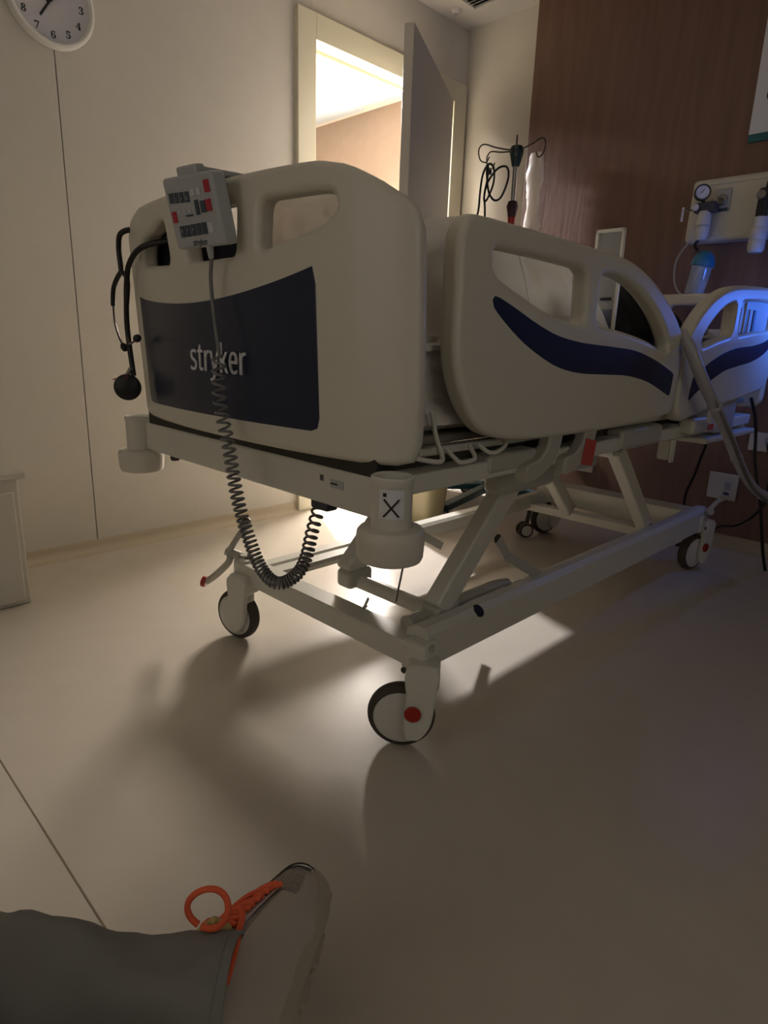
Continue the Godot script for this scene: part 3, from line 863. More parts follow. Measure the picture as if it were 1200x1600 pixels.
	obj("red_release_tag", MB.new().rbox(V(1.372, 0.630, -0.688), V(0.050, 0.060, 0.004), 0.001, Basis(Vector3.BACK, -0.18)), M.red_tag, b)
	# side control post under the head half of the near rail
	var cp := obj("rail_post", MB.new().rbox(V(1.985, 0.595, -0.745), V(0.045, 0.11, 0.04), 0.008), M.bracket, b)
	obj("post_face", MB.new().rbox(V(1.975, 0.57, -0.722), V(0.028, 0.07, 0.006), 0.002), M.frame, cp)
	obj("power_unit", MB.new().rbox(V(1.72, 0.635, -0.735), V(0.26, 0.055, 0.05), 0.012), M.bracket, b)
	obj("rail_bracket", MB.new().rbox(V(2.06, 0.645, -0.705), V(0.12, 0.05, 0.05), 0.012), M.plastic, b)
	# paired small auxiliary caster beside the far head wheel
	var ac := obj("auxiliary_caster", MB.new().bar(V(2.50, 0.065, -1.52), V(2.54, 0.15, -1.53), 0.016, 0.020, 0.004), M.rubber, b)
	for k in [-1.0, 1.0]:
		var cx := facing(V(-0.55, 0, 0.83), V(2.485, 0.036, -1.52) + V(-0.55, 0, 0.83) * 0.017 * k)
		obj("small_wheel", MB.new().lathe([Vector2(0, -0.010), Vector2(0.026, -0.010), Vector2(0.034, -0.007), Vector2(0.036, 0), Vector2(0.034, 0.007), Vector2(0.026, 0.010), Vector2(0, 0.010)], 24, cx), M.rubber, ac)
		obj("small_disc", disc(0.025, 0.003, V(-0.55, 0, 0.83), V(2.485, 0.036, -1.52) + V(-0.55, 0, 0.83) * (0.017 * k + 0.009)), M.hub, ac)
	obj("linkage_rod", MB.new().tube(PackedVector3Array([V(2.50, 0.05, -1.52), V(2.59, 0.055, -1.51)]), 0.004, 8), M.rubber, b)
	# headboard
	var hb := round_poly(V2s([[-0.46, 0.66], [0.46, 0.66], [0.46, 1.085], [-0.46, 1.085]]), 0.05)
	var hh := round_poly(V2s([[-0.40, 0.95], [-0.06, 0.95], [-0.06, 1.04], [-0.40, 1.04]]), 0.03)
	var hh2 := round_poly(V2s([[0.06, 0.95], [0.40, 0.95], [0.40, 1.04], [0.06, 1.04]]), 0.03)
	var mh := func(u: float, v: float, q: float) -> Vector3: return V(2.74 - q, v, ZC + u)
	obj("headboard", MB.new().shape(hb, [hh, hh2], span(-0.5, 0.5, 20), 0.035, 0.012, mh), M.plastic, b)

# ---------------------------------------------------------------- bedding
func cloth(x0: float, x1: float, z0: float, z1: float, nx: int, nz: int, h: Callable, low: Callable) -> MB:
	# closed cloth body: top height h(x, z), underside low(x, z)
	var mb := MB.new()
	var top := []
	var bot := []
	for i in nx + 1:
		var a := []
		var c := []
		for j in nz + 1:
			var x := lerpf(x0, x1, float(i) / nx)
			var z := lerpf(z0, z1, float(j) / nz)
			a.append(V(x, h.call(x, z), z)); c.append(V(x, low.call(x, z), z))
		top.append(a); bot.append(c)
	mb.grid(top, false, false)
	mb.grid(bot, false, true)
	var ring_t := []
	var ring_b := []
	for i in nx + 1: ring_t.append(top[i][0]); ring_b.append(bot[i][0])
	for j in range(1, nz + 1): ring_t.append(top[nx][j]); ring_b.append(bot[nx][j])
	for i in range(nx - 1, -1, -1): ring_t.append(top[i][nz]); ring_b.append(bot[i][nz])
	for j in range(nz - 1, 0, -1): ring_t.append(top[0][j]); ring_b.append(bot[0][j])
	mb.grid([ring_t, ring_b], true, true)
	return mb

func bedding() -> void:
	var nz := FastNoiseLite.new()
	nz.seed = 7; nz.frequency = 3.2; nz.fractal_octaves = 4
	var ridg := FastNoiseLite.new()
	ridg.seed = 12; ridg.frequency = 5.0; ridg.fractal_type = FastNoiseLite.FRACTAL_RIDGED; ridg.fractal_octaves = 3
	var mt := thing("mattress", "white covered mattress on the hospital bed platform", "mattress", V(1.75, 0.698, ZC))
	obj("body", MB.new().rbox(V(1.765, 0.773, ZC), V(1.90, 0.15, 0.80), 0.04), M.mattress, mt)
	obj("piping", MB.new().tube(smooth3([V(0.82, 0.835, ZC + 0.385), V(1.2, 0.835, ZC + 0.398), V(2.0, 0.835, ZC + 0.398), V(2.68, 0.835, ZC + 0.395)], 6), 0.005, 8), M.sheet, mt)
	# white quilt heaped over the foot half
	var h := func(x: float, z: float) -> float:
		var w := (z - ZC) / 0.43
		var e := smoothstep(1.0, 0.72, absf(w))
		var f := smoothstep(0.80, 0.86, x) * smoothstep(1.56, 1.30, x + 0.25 * (z - ZC))
		var hump := 0.225 * exp(-pow((x - 1.12) / 0.34, 2.0)) * (0.9 + 0.25 * exp(-pow((z + 1.0) / 0.25, 2.0)))
		var wr := nz.get_noise_2d(x * 1.2, z * 1.2) * 0.020 + (ridg.get_noise_2d(x + 0.6 * z, z * 0.8) * 0.012)
		return 0.855 + (hump + wr) * e * f + 0.004
	var low := func(x: float, z: float) -> float:
		return 0.850
	var q := obj("quilt", cloth(0.83, 1.62, ZC - 0.425, ZC + 0.425, 64, 56, h, low), M.sheet)
	tag(q, "rumpled white quilt heaped on the foot half of the mattress", "quilt")
	# folded edge of the sheet hanging on the near side
	var rows := []
	for i in 41:
		var x := lerpf(0.83, 1.50, i / 40.0)
		var row := []
		for j in 13:
			var f := j / 12.0
			var y := 0.875 - f * 0.155
			var out := 0.012 + 0.016 * sin(f * 9.0 + 1.5 * sin(x * 6.0)) * f + nz.get_noise_2d(x * 3.0, f * 2.0) * 0.018
			row.append(V(x, y, -0.765 + clampf(out, 0.002, 0.034)))
		rows.append(row)
	var back := []
	for r in rows:
		var rr := []
		for p in r: rr.append(p - V(0, 0, 0.004))
		back.append(rr)
	var sh := MB.new().grid(rows, false, true)
	sh.grid(back, false, false)
	for e in 2:
		var k: int = 0 if e == 0 else 12
		var ra := []
		var rb := []
		for i in 41: ra.append(rows[i][k]); rb.append(back[i][k])
		sh.grid([ra, rb], false, e == 0)
	tag(obj("bed_sheet", sh, M.sheet), "creased white sheet hanging over the near mattress edge", "sheet")
	# white folded blanket seen through the rail window, lying on the quilt
	var h3 := func(x: float, z: float) -> float:
		var w := clampf(1.0 - pow(absf((x - 1.41) / 0.19), 2.4), 0.0, 1.0) * clampf(1.0 - pow(absf((z + 0.93) / 0.16), 2.4), 0.0, 1.0)
		return maxf(h.call(x, z) + 0.004, 0.88 + 0.20 * pow(w, 0.5) + (ridg.get_noise_2d(x * 2.2 + z, z * 1.4) - 0.3) * 0.03 * w)
	var l3 := func(x: float, z: float) -> float: return h.call(x, z) + 0.002 if x < 1.62 else 0.862
	tag(obj("folded_blanket", cloth(1.225, 1.595, -1.085, -0.775, 36, 30, h3, l3), M.sheet), "creased white folded blanket lying against the near rail window", "blanket")
	# black bag hung in the gap between footboard and mattress
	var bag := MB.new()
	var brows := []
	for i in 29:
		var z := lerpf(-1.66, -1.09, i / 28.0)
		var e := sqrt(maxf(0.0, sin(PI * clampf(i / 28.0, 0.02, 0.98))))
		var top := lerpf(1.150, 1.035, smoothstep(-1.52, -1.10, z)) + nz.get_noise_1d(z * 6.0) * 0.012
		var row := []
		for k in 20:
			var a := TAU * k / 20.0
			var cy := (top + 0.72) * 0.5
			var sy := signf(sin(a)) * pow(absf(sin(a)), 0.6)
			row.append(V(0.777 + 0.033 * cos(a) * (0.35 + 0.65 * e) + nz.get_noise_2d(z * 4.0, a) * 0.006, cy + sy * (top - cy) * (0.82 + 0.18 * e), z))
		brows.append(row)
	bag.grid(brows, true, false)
	for e in 2:
		var rr: Array = brows[0] if e == 0 else brows[28]
		var mid := Vector3.ZERO
		for q2 in rr: mid += q2 / 20.0
		var cap := []
		for q2 in rr: cap.append(mid)
		bag.grid([rr, cap], true, e == 0)
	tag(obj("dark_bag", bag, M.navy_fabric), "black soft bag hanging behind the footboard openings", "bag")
	# black blanket by the head half
	var l5 := func(x: float, z: float) -> float: return (h3.call(x, z) if x < 1.595 and z > -1.085 else h.call(x, z)) + 0.003 if x < 1.62 else 0.857
	var h5 := func(x: float, z: float) -> float:
		var w := smoothstep(1.62, 1.68, x) * smoothstep(2.42, 2.28, x)
		var e := clampf(1.0 - pow(absf((z + 1.0) / 0.24), 2.4), 0.0, 1.0)
		var top := lerpf(1.065, 0.90, smoothstep(1.92, 2.36, x))
		return maxf(l5.call(x, z) + 0.004, 0.86 + (top - 0.86) * w * pow(e, 0.45) + nz.get_noise_2d(x * 4.0, z * 4.0) * 0.012 * w * e)
	tag(obj("dark_blanket", cloth(1.62, 2.42, -1.25, -0.765, 44, 30, h5, l5), M.black_fabric), "black blanket bunched on the mattress beside the framed holder", "blanket")
	# pillow
	var l6 := func(x: float, z: float) -> float: return 0.854
	var h6 := func(x: float, z: float) -> float:
		var w := clampf(1.0 - pow(absf((x - 2.56) / 0.135), 2.6), 0.0, 1.0) * clampf(1.0 - pow(absf((z - ZC) / 0.34), 2.6), 0.0, 1.0)
		return 0.862 + 0.12 * pow(w, 0.5)
	tag(obj("pillow", cloth(2.425, 2.695, ZC - 0.34, ZC + 0.34, 26, 40, h6, l6), M.sheet), "plump white pillow at the head of the bed", "pillow")
	# crumpled translucent plastic bag on the far side
	var cr := []
	for i in 33:
		var row := []
		for j in 48:
			var t := PI * i / 32.0
			var a := TAU * j / 48.0
			var d := V(sin(t) * cos(a), cos(t), sin(t) * sin(a))
			var r := 0.95 + 0.17 * (ridg.get_noise_3d(d.x * 0.45, d.y * 0.45, d.z * 0.45) - 0.2) + 0.14 * nz.get_noise_3d(d.x, d.y, d.z)
			var q2 := V(1.13, 1.115, -1.41) + V(d.x * 0.12, d.y * 0.150, d.z * 0.17) * r
			q2.y = maxf(q2.y, h.call(q2.x, q2.z) + 0.006)
			row.append(q2)
		cr.append(row)
	tag(obj("plastic_bag", MB.new().grid(cr, true, true), M.film), "crumpled translucent white plastic bag behind the footboard grip opening", "bag")
	# framed holder clipped inside the near rail
	var fr := thing("chart_holder", "upright white framed holder with grey card inside the side rail", "holder", V(1.60, 0.86, -0.812))
	var fm := MB.new()
	var fx := 1.60
	for s in [-1.0, 1.0]: fm.rbox(V(fx, 1.006, -0.812 + s * 0.034), V(0.012, 0.29, 0.007), 0.002)
	fm.rbox(V(fx, 1.147, -0.812), V(0.012, 0.008, 0.075), 0.002)
	fm.rbox(V(fx, 0.866, -0.812), V(0.012, 0.008, 0.075), 0.002)
	obj("frame", fm, M.plastic, fr)
	obj("card", MB.new().rbox(V(fx + 0.002, 1.006, -0.812), V(0.003, 0.276, 0.064), 0.0008), mat(Color(0.56, 0.55, 0.54), 0.5), fr)
	obj("slot", MB.new().rbox(V(fx - 0.001, 0.985, -0.806), V(0.003, 0.007, 0.030), 0.0008), M.dark, fr)
	obj("print", MB.new().rbox(V(fx - 0.0005, 0.935, -0.812), V(0.002, 0.05, 0.052), 0.0005), surf(Color(0.50, 0.52, 0.58), 0.5, Vector3.ONE * 8.0, noise_tex(0.03, Color(0.6, 0.6, 0.66), Color(1, 1, 1), 51, 128)), fr)

# ---------------------------------------------------------------- hand control
func pendant() -> void:
	var c := V(0.632, 1.075, -1.108)
	var t := thing("hand_control", "grey bed hand control with keypad hooked over the footboard, coiled cord", "remote control", V(0.632, 0.99, -1.108))
	# axes: across (towards the near side), up, outwards
	var ax := V(0.06, -0.02, 1.0).normalized()
	var ou := V(-0.97, -0.22, 0.10)
	var uu := ou.cross(ax).normalized() * 1.0
	if uu.y < 0: uu = -uu
	ou = ax.cross(uu).normalized()
	if ou.x > 0: ou = -ou
	var W := 0.158
	var Ht := 0.118
	var o := round_poly(V2s([[-W / 2 + 0.004, -Ht / 2], [W / 2, -Ht / 2 + 0.002], [W / 2 - 0.004, Ht / 2], [-W / 2, Ht / 2 + 0.002]]), 0.010)
	var mp := func(u: float, v: float, q: float) -> Vector3: return c + ax * u + uu * v + ou * (q + 0.014)
	var hs := obj("housing", MB.new().shape(o, [], span(-0.12, 0.12, 2), 0.030, 0.006, mp), M.grey_plastic, t)
	var put := func(u: float, v: float, w: float, h: float, m: Material, nm: String) -> void:
		obj(nm, MB.new().rbox(c + ax * u + uu * v + ou * 0.0145, Vector3(w, h, 0.003), 0.001, Basis(ax, uu, ou)), m, hs)
	# keys in three rows; the photograph shows arrow keys and three red ones
	for k in 4: put.call(-0.057 + k * 0.0168, 0.027 - 0.0005 * k, 0.0125, 0.017, M.button, "key")
	for k in 2: put.call(0.014 + k * 0.0165, 0.031, 0.013, 0.012, M.button_pale, "key")
	put.call(0.86 * 0.067, 0.037, 0.0155, 0.019, M.button_red, "red_key")
	put.call(0.86 * 0.062, 0.008, 0.0155, 0.019, M.button_red, "red_key")
	put.call(0.86 * -0.068, -0.004, 0.014, 0.019, M.button_red, "red_key")
	put.call(0.86 * 0.043, 0.007, 0.016, 0.019, M.button, "key")
	put.call(0.86 * 0.021, 0.007, 0.011, 0.024, M.button, "key")
	for k in 3: put.call(-0.040 + k * 0.0165, 0.003, 0.009, 0.004, M.button_pale, "symbol")
	put.call(0.86 * -0.012, -0.004, 0.022, 0.003, M.button, "symbol")
	for k in 5: put.call(-0.043 + k * 0.0177, -0.029 + 0.0005 * k, 0.014, 0.019, M.button, "key")
	put.call(0.86 * 0.055, -0.027, 0.013, 0.017, M.button_pale, "key")
	# arrow marks on the keys
	for k in 4:
		if k == 0: continue
		put.call(-0.057 + k * 0.0168, 0.025 - 0.0005 * k, 0.005, 0.007, M.grey_plastic, "arrow_mark")
	for k in 3: put.call(-0.043 + k * 0.0177, -0.027, 0.005, 0.007, M.grey_plastic, "arrow_mark")
	letters("lettering", "stryker", 0.013, Transform3D(Basis(ax, uu, ou), c + ax * 0.005 - uu * 0.049 + ou * 0.0142), M.button, hs, "Droid Sans", 700, 0.001)
	# hook over the top edge
	obj("hook", MB.new().shape(round_poly(V2s([[-0.03, -0.02], [0.03, -0.02], [0.03, 0.016], [-0.03, 0.016]]), 0.005), [], span(-0.1, 0.1, 2), 0.022, 0.005, func(u: float, v: float, q: float) -> Vector3: return c + ax * (u - 0.012) + uu * (v + Ht / 2) + ou * (q + 0.004)), M.grey_plastic, t)
	obj("hook_tongue", MB.new().bar(c + uu * (Ht / 2 + 0.008) - ax * 0.012 - ou * 0.010, V(0.735, 1.147, -1.12), 0.05, 0.010, 0.003), M.grey_plastic, t)
	# straight lead, then the coil
	var lead := smooth3(V3s([[0.640, 1.022, -1.090], [0.643, 0.995, -1.092], [0.648, 0.965, -1.105], [0.650, 0.914, -1.104], [0.650, 0.86, -1.094], [0.650, 0.832, -1.088]]), 6)
	obj("cord_strain_relief", MB.new().tube(PackedVector3Array([V(0.638, 1.026, -1.088), V(0.643, 0.998, -1.092)]), [0.008, 0.0045], 12), M.grey_plastic, t)
	obj("cord_lead", MB.new().tube(lead, 0.0036, 8), M.cord, t)
	var axis := smooth3(V3s([[0.650, 0.832, -1.088], [0.648, 0.78, -1.089], [0.648, 0.726, -1.085], [0.650, 0.655, -1.064], [0.652, 0.555, -1.040], [0.664, 0.467, -1.016], [0.678, 0.416, -1.000], [0.70, 0.388, -0.984], [0.722, 0.400, -0.960], [0.737, 0.436, -0.940], [0.745, 0.502, -0.926], [0.750, 0.552, -0.912]]), 40)
	# turns lie closest at the bottom of the loop
	var pts := PackedVector3Array()
	var ph := 0.0
	var sd := V(0, 0, 1)
	for i in axis.size():
		var d := (axis[mini(i + 1, axis.size() - 1)] - axis[maxi(i - 1, 0)]).normalized()
		sd = (sd - d * sd.dot(d)).normalized()
		var f := float(i) / (axis.size() - 1)
		var st := absf(axis[i].y - 0.385) / 0.45 if i < axis.size() * 0.66 else absf(axis[i].y - 0.385) / 0.20 * 0.75
		var pitch := lerpf(0.0075, 0.0200, clampf(st, 0.0, 1.0))
		if i > 0: ph += TAU * (axis[i] - axis[i - 1]).length() / pitch
		var e := sd.cross(d)
		var steps := 1
		pts.append(axis[i] + (sd * cos(ph) + e * sin(ph)) * 0.0105 * smoothstep(0.0, 0.03, f) * smoothstep(1.0, 0.98, f))
	obj("cord_coil", MB.new().tube(resample_coil(axis), 0.0027, 7), M.cord, t)
	obj("plug", MB.new().rbox(V(0.757, 0.560, -0.905), V(0.03, 0.022, 0.05), 0.006), mat(Color(0.25, 0.26, 0.28), 0.5), t)

func resample_coil(axis: PackedVector3Array) -> PackedVector3Array:
	var pts := PackedVector3Array()
	var ph := 0.0
	var sd := V(0, 0, 1)
	var total := 0.0
	for i in axis.size() - 1: total += (axis[i + 1] - axis[i]).length()
	var run := 0.0
	for i in axis.size() - 1:
		var d := (axis[i + 1] - axis[i]).normalized()
		sd = (sd - d * sd.dot(d)).normalized()
		var e := sd.cross(d)
		var l := (axis[i + 1] - axis[i]).length()
		var hgt := axis[i].y - 0.385
		var st := hgt / 0.45 if run < total * 0.66 else hgt / 0.17 * 0.8
		var pitch := lerpf(0.0066, 0.0215, clampf(st, 0.0, 1.0))
		var k := maxi(1, int(ceil(l / pitch * 9.0)))
		for j in k:
			var f := (run + l * j / k) / total
			pts.append(axis[i] + d * l * j / k + (sd * cos(ph) + e * sin(ph)) * 0.0115 * smoothstep(0.0, 0.02, f) * smoothstep(1.0, 0.985, f))
			ph += TAU * l / k / pitch
		run += l
	return pts

# ---------------------------------------------------------------- stethoscope
func stethoscope() -> void:
	var t := thing("stethoscope", "black stethoscope hanging over the far corner of the footboard", "stethoscope", V(0.69, 0.70, -1.57))
	obj("tube", MB.new().tube(smooth3(V3s([[0.735, 1.085, -1.545], [0.712, 1.095, -1.552], [0.69, 1.085, -1.572], [0.69, 1.055, -1.588], [0.69, 1.02, -1.585], [0.69, 0.998, -1.582]]), 6), 0.0062, 10), M.scope, t)
	obj("tube", MB.new().tube(smooth3(V3s([[0.735, 1.062, -1.40], [0.700, 1.055, -1.44], [0.682, 1.040, -1.475], [0.68, 1.012, -1.518], [0.685, 0.98, -1.545], [0.688, 0.943, -1.560], [0.69, 0.886, -1.572], [0.69, 0.833, -1.567], [0.69, 0.772, -1.556], [0.69, 0.762, -1.553]]), 6), 0.0062, 10), M.scope, t)
	obj("yoke_arm", MB.new().tube(smooth3(V3s([[0.69, 1.002, -1.583], [0.69, 0.990, -1.606], [0.69, 0.968, -1.632], [0.69, 0.94, -1.642], [0.69, 0.925, -1.643]]), 6), 0.0058, 10), M.scope, t)
	obj("yoke_arm", MB.new().tube(smooth3(V3s([[0.69, 1.002, -1.583], [0.69, 0.992, -1.560], [0.688, 0.972, -1.548], [0.688, 0.93, -1.560]]), 6), 0.0058, 10), M.scope, t)
	obj("ear_tube", MB.new().tube(smooth3(V3s([[0.69, 0.93, -1.643], [0.69, 0.886, -1.641], [0.69, 0.850, -1.622], [0.69, 0.832, -1.602]]), 6), 0.0025, 8), M.wire, t)
	obj("ear_tube", MB.new().tube(smooth3(V3s([[0.69, 0.86, -1.570], [0.684, 0.838, -1.552], [0.680, 0.842, -1.52], [0.676, 0.849, -1.498]]), 6), 0.0025, 8), M.wire, t)
	for q in [[V(0.69, 0.828, -1.597), V(0, -0.6, 0.8)], [V(0.676, 0.850, -1.492), V(0, 0.25, 0.97)]]:
		obj("ear_tip", MB.new().lathe([Vector2(0, -0.010), Vector2(0.006, -0.009), Vector2(0.009, -0.001), Vector2(0.008, 0.008), Vector2(0.004, 0.012), Vector2(0, 0.013)], 14, facing(q[1], q[0])), M.scope, t)
	obj("metal_elbow", MB.new().tube(PackedVector3Array([V(0.742, 1.075, -1.43), V(0.733, 1.062, -1.448)]), 0.006, 10), M.chrome, t)
	var hd := V(0.672, 0.734, -1.552)
	var face := V(-0.52, 0.0, 0.85)
	var ch := obj("chest_piece", MB.new().lathe([Vector2(0, -0.011), Vector2(0.022, -0.010), Vector2(0.030, -0.006), Vector2(0.032, 0), Vector2(0.031, 0.006), Vector2(0.026, 0.010), Vector2(0, 0.011)], 32, facing(face, hd)), M.scope, t)
	obj("stem", MB.new().tube(PackedVector3Array([hd + V(0, 0.028, 0), hd + V(0.012, 0.045, -0.002)]), 0.005, 10), M.steel, ch)
	obj("name_tag", MB.new().bar(hd + V(-0.004, 0.027, 0.01), hd + V(-0.002, 0.014, -0.075), 0.006, 0.0025, 0.001), M.pink, t)

# ---------------------------------------------------------------- infusion stand
func iv_stand() -> void:
	var p := V(2.945, 0, -2.05)
	var t := thing("infusion_stand", "steel infusion stand with teal head and teal base legs by the corner", "stand", p)
	obj("pole", MB.new().tube(PackedVector3Array([p + V(0, 0.09, 0), p + V(0, 1.45, 0)]), 0.011, 14), M.chrome, t)
	obj("inner_pole", MB.new().tube(PackedVector3Array([p + V(0, 1.45, 0), p + V(0, 1.76, 0)]), 0.0125, 14), M.chrome, t)
	var kb := obj("clamp_knob", MB.new().lathe([Vector2(0, 1.495), Vector2(0.020, 1.497), Vector2(0.024, 1.52), Vector2(0.030, 1.545), Vector2(0.022, 1.57), Vector2(0.0, 1.575)], 14, Transform3D(Basis.IDENTITY, p)), mat(Color(0.20, 0.06, 0.05), 0.5), t)
	obj("collar", MB.new().lathe([Vector2(0, 1.46), Vector2(0.018, 1.462), Vector2(0.019, 1.495), Vector2(0, 1.5)], 14, Transform3D(Basis.IDENTITY, p)), M.red, kb)
	obj("head", MB.new().lathe([Vector2(0, 1.73), Vector2(0.018, 1.73), Vector2(0.024, 1.75), Vector2(0.034, 1.79), Vector2(0.034, 1.81), Vector2(0.027, 1.822), Vector2(0, 1.825)], 20, Transform3D(Basis.IDENTITY, p)), M.teal_dark, t)
	var s := Vector3(0, 0, -1)
	for d in [V(0.05, 0, -1), V(-0.62, 0, -0.62), V(-0.2, 0, 1), V(-0.75, 0, 0.5)]:
		var q: Vector3 = d.normalized()
		var a := p + V(0, 1.80, 0)
		obj("hook", MB.new().tube(smooth3([a, a + q * 0.10 + V(0, 0.012, 0), a + q * 0.165 + V(0, 0.025, 0), a + q * 0.190 + V(0, 0.0, 0), a + q * 0.180 + V(0, -0.045, 0), a + q * 0.150 + V(0, -0.055, 0), a + q * 0.135 + V(0, -0.03, 0)], 5), 0.0035, 8), M.wire, t)
	# base
	obj("hub", MB.new().lathe([Vector2(0, 0.07), Vector2(0.04, 0.07), Vector2(0.05, 0.08), Vector2(0.045, 0.11), Vector2(0.02, 0.13), Vector2(0, 0.13)], 20, Transform3D(Basis.IDENTITY, p)), M.teal_dark, t)
	for ang in [191.0, 128.0, 80.0, -20.0, -75.0]:
		var d := V(cos(deg_to_rad(ang)), 0, -sin(deg_to_rad(ang)))
		var far := 0.56 if ang > 180.0 else 0.085
		if ang == 128.0: far = 0.36
		if ang == 80.0: far = 0.22
		if ang == -75.0: far = 0.34
		var lg := obj("base_leg", MB.new().bar(p + V(0, 0.085, 0), p + d * far + V(0, 0.065, 0), 0.056, 0.034, 0.008), M.teal, t)
		var wc := p + d * (far - 0.012) + V(0, 0.030, 0)
		var xa := V(-0.7, 0, 0.7)
		obj("leg_wheel", MB.new().lathe([Vector2(0, -0.014), Vector2(0.022, -0.014), Vector2(0.030, -0.010), Vector2(0.030, 0.010), Vector2(0.022, 0.014), Vector2(0, 0.014)], 22, facing(xa, wc)), M.rubber, lg)
		obj("wheel_cap", disc(0.019, 0.003, xa, wc + xa.normalized() * 0.013), M.hub, lg)
		obj("wheel_stem", MB.new().tube(PackedVector3Array([wc + V(0, 0.02, 0), wc + V(0, 0.030, 0)]), 0.008, 8), M.dark, lg)
	# coiled black cable hung on the hook
	var cc := thing("coiled_cable", "black cable looped over the hook of the infusion stand", "cable", V(2.94, 1.40, -2.20))
	var k := V3s([[2.94, 1.47, -2.285], [2.94, 1.55, -2.262], [2.94, 1.64, -2.258], [2.94, 1.72, -2.248], [2.94, 1.765, -2.215], [2.945, 1.745, -2.185], [2.945, 1.68, -2.178], [2.945, 1.62, -2.20], [2.945, 1.59, -2.224], [2.94, 1.61, -2.230], [2.94, 1.68, -2.212], [2.94, 1.735, -2.155], [2.94, 1.735, -2.10], [2.935, 1.68, -2.082], [2.935, 1.60, -2.115], [2.93, 1.585, -2.155], [2.93, 1.63, -2.195], [2.93, 1.72, -2.215], [2.93, 1.76, -2.212], [2.93, 1.70, -2.208], [2.93, 1.62, -2.222], [2.93, 1.55, -2.212], [2.93, 1.44, -2.205], [2.93, 1.38, -2.205]])
	obj("loop", MB.new().tube(smooth3(k, 6), 0.0055, 8), M.cable, cc)
	obj("cable_tie", MB.new().tube(PackedVector3Array([V(2.937, 1.735, -2.206), V(2.937, 1.715, -2.206)]), 0.013, 10), M.cable, cc)
	# thin white plastic bag hanging beside the pole
	var nz := FastNoiseLite.new()
	nz.seed = 90; nz.frequency = 6.0
	var f := []
	for i in 25:
		var row := []
		var y := lerpf(1.79, 1.36, i / 24.0)
		var w := 0.035 + 0.02 * sin(i * 0.35) * 0.5 + 0.012 * smoothstep(0, 10, i)
		for j in 20:
			var a := TAU * j / 20.0
			var rr := 1.0 + 0.35 * nz.get_noise_3d(cos(a) * 0.3, y * 2.0, sin(a) * 0.3)
			row.append(V(3.0 + 0.016 * sin(a) * rr, y, -1.965 + w * cos(a) * rr))
		f.append(row)
	var top := []
	var bot := []
	for j in 20: top.append(V(3.0, 1.795, -1.965)); bot.append(V(3.0, 1.355, -1.965))
	f.push_front(top); f.push_back(bot)
	tag(obj("hanging_bag", MB.new().grid(f, true, false), M.film), "limp white plastic bag hanging from the infusion stand", "bag")

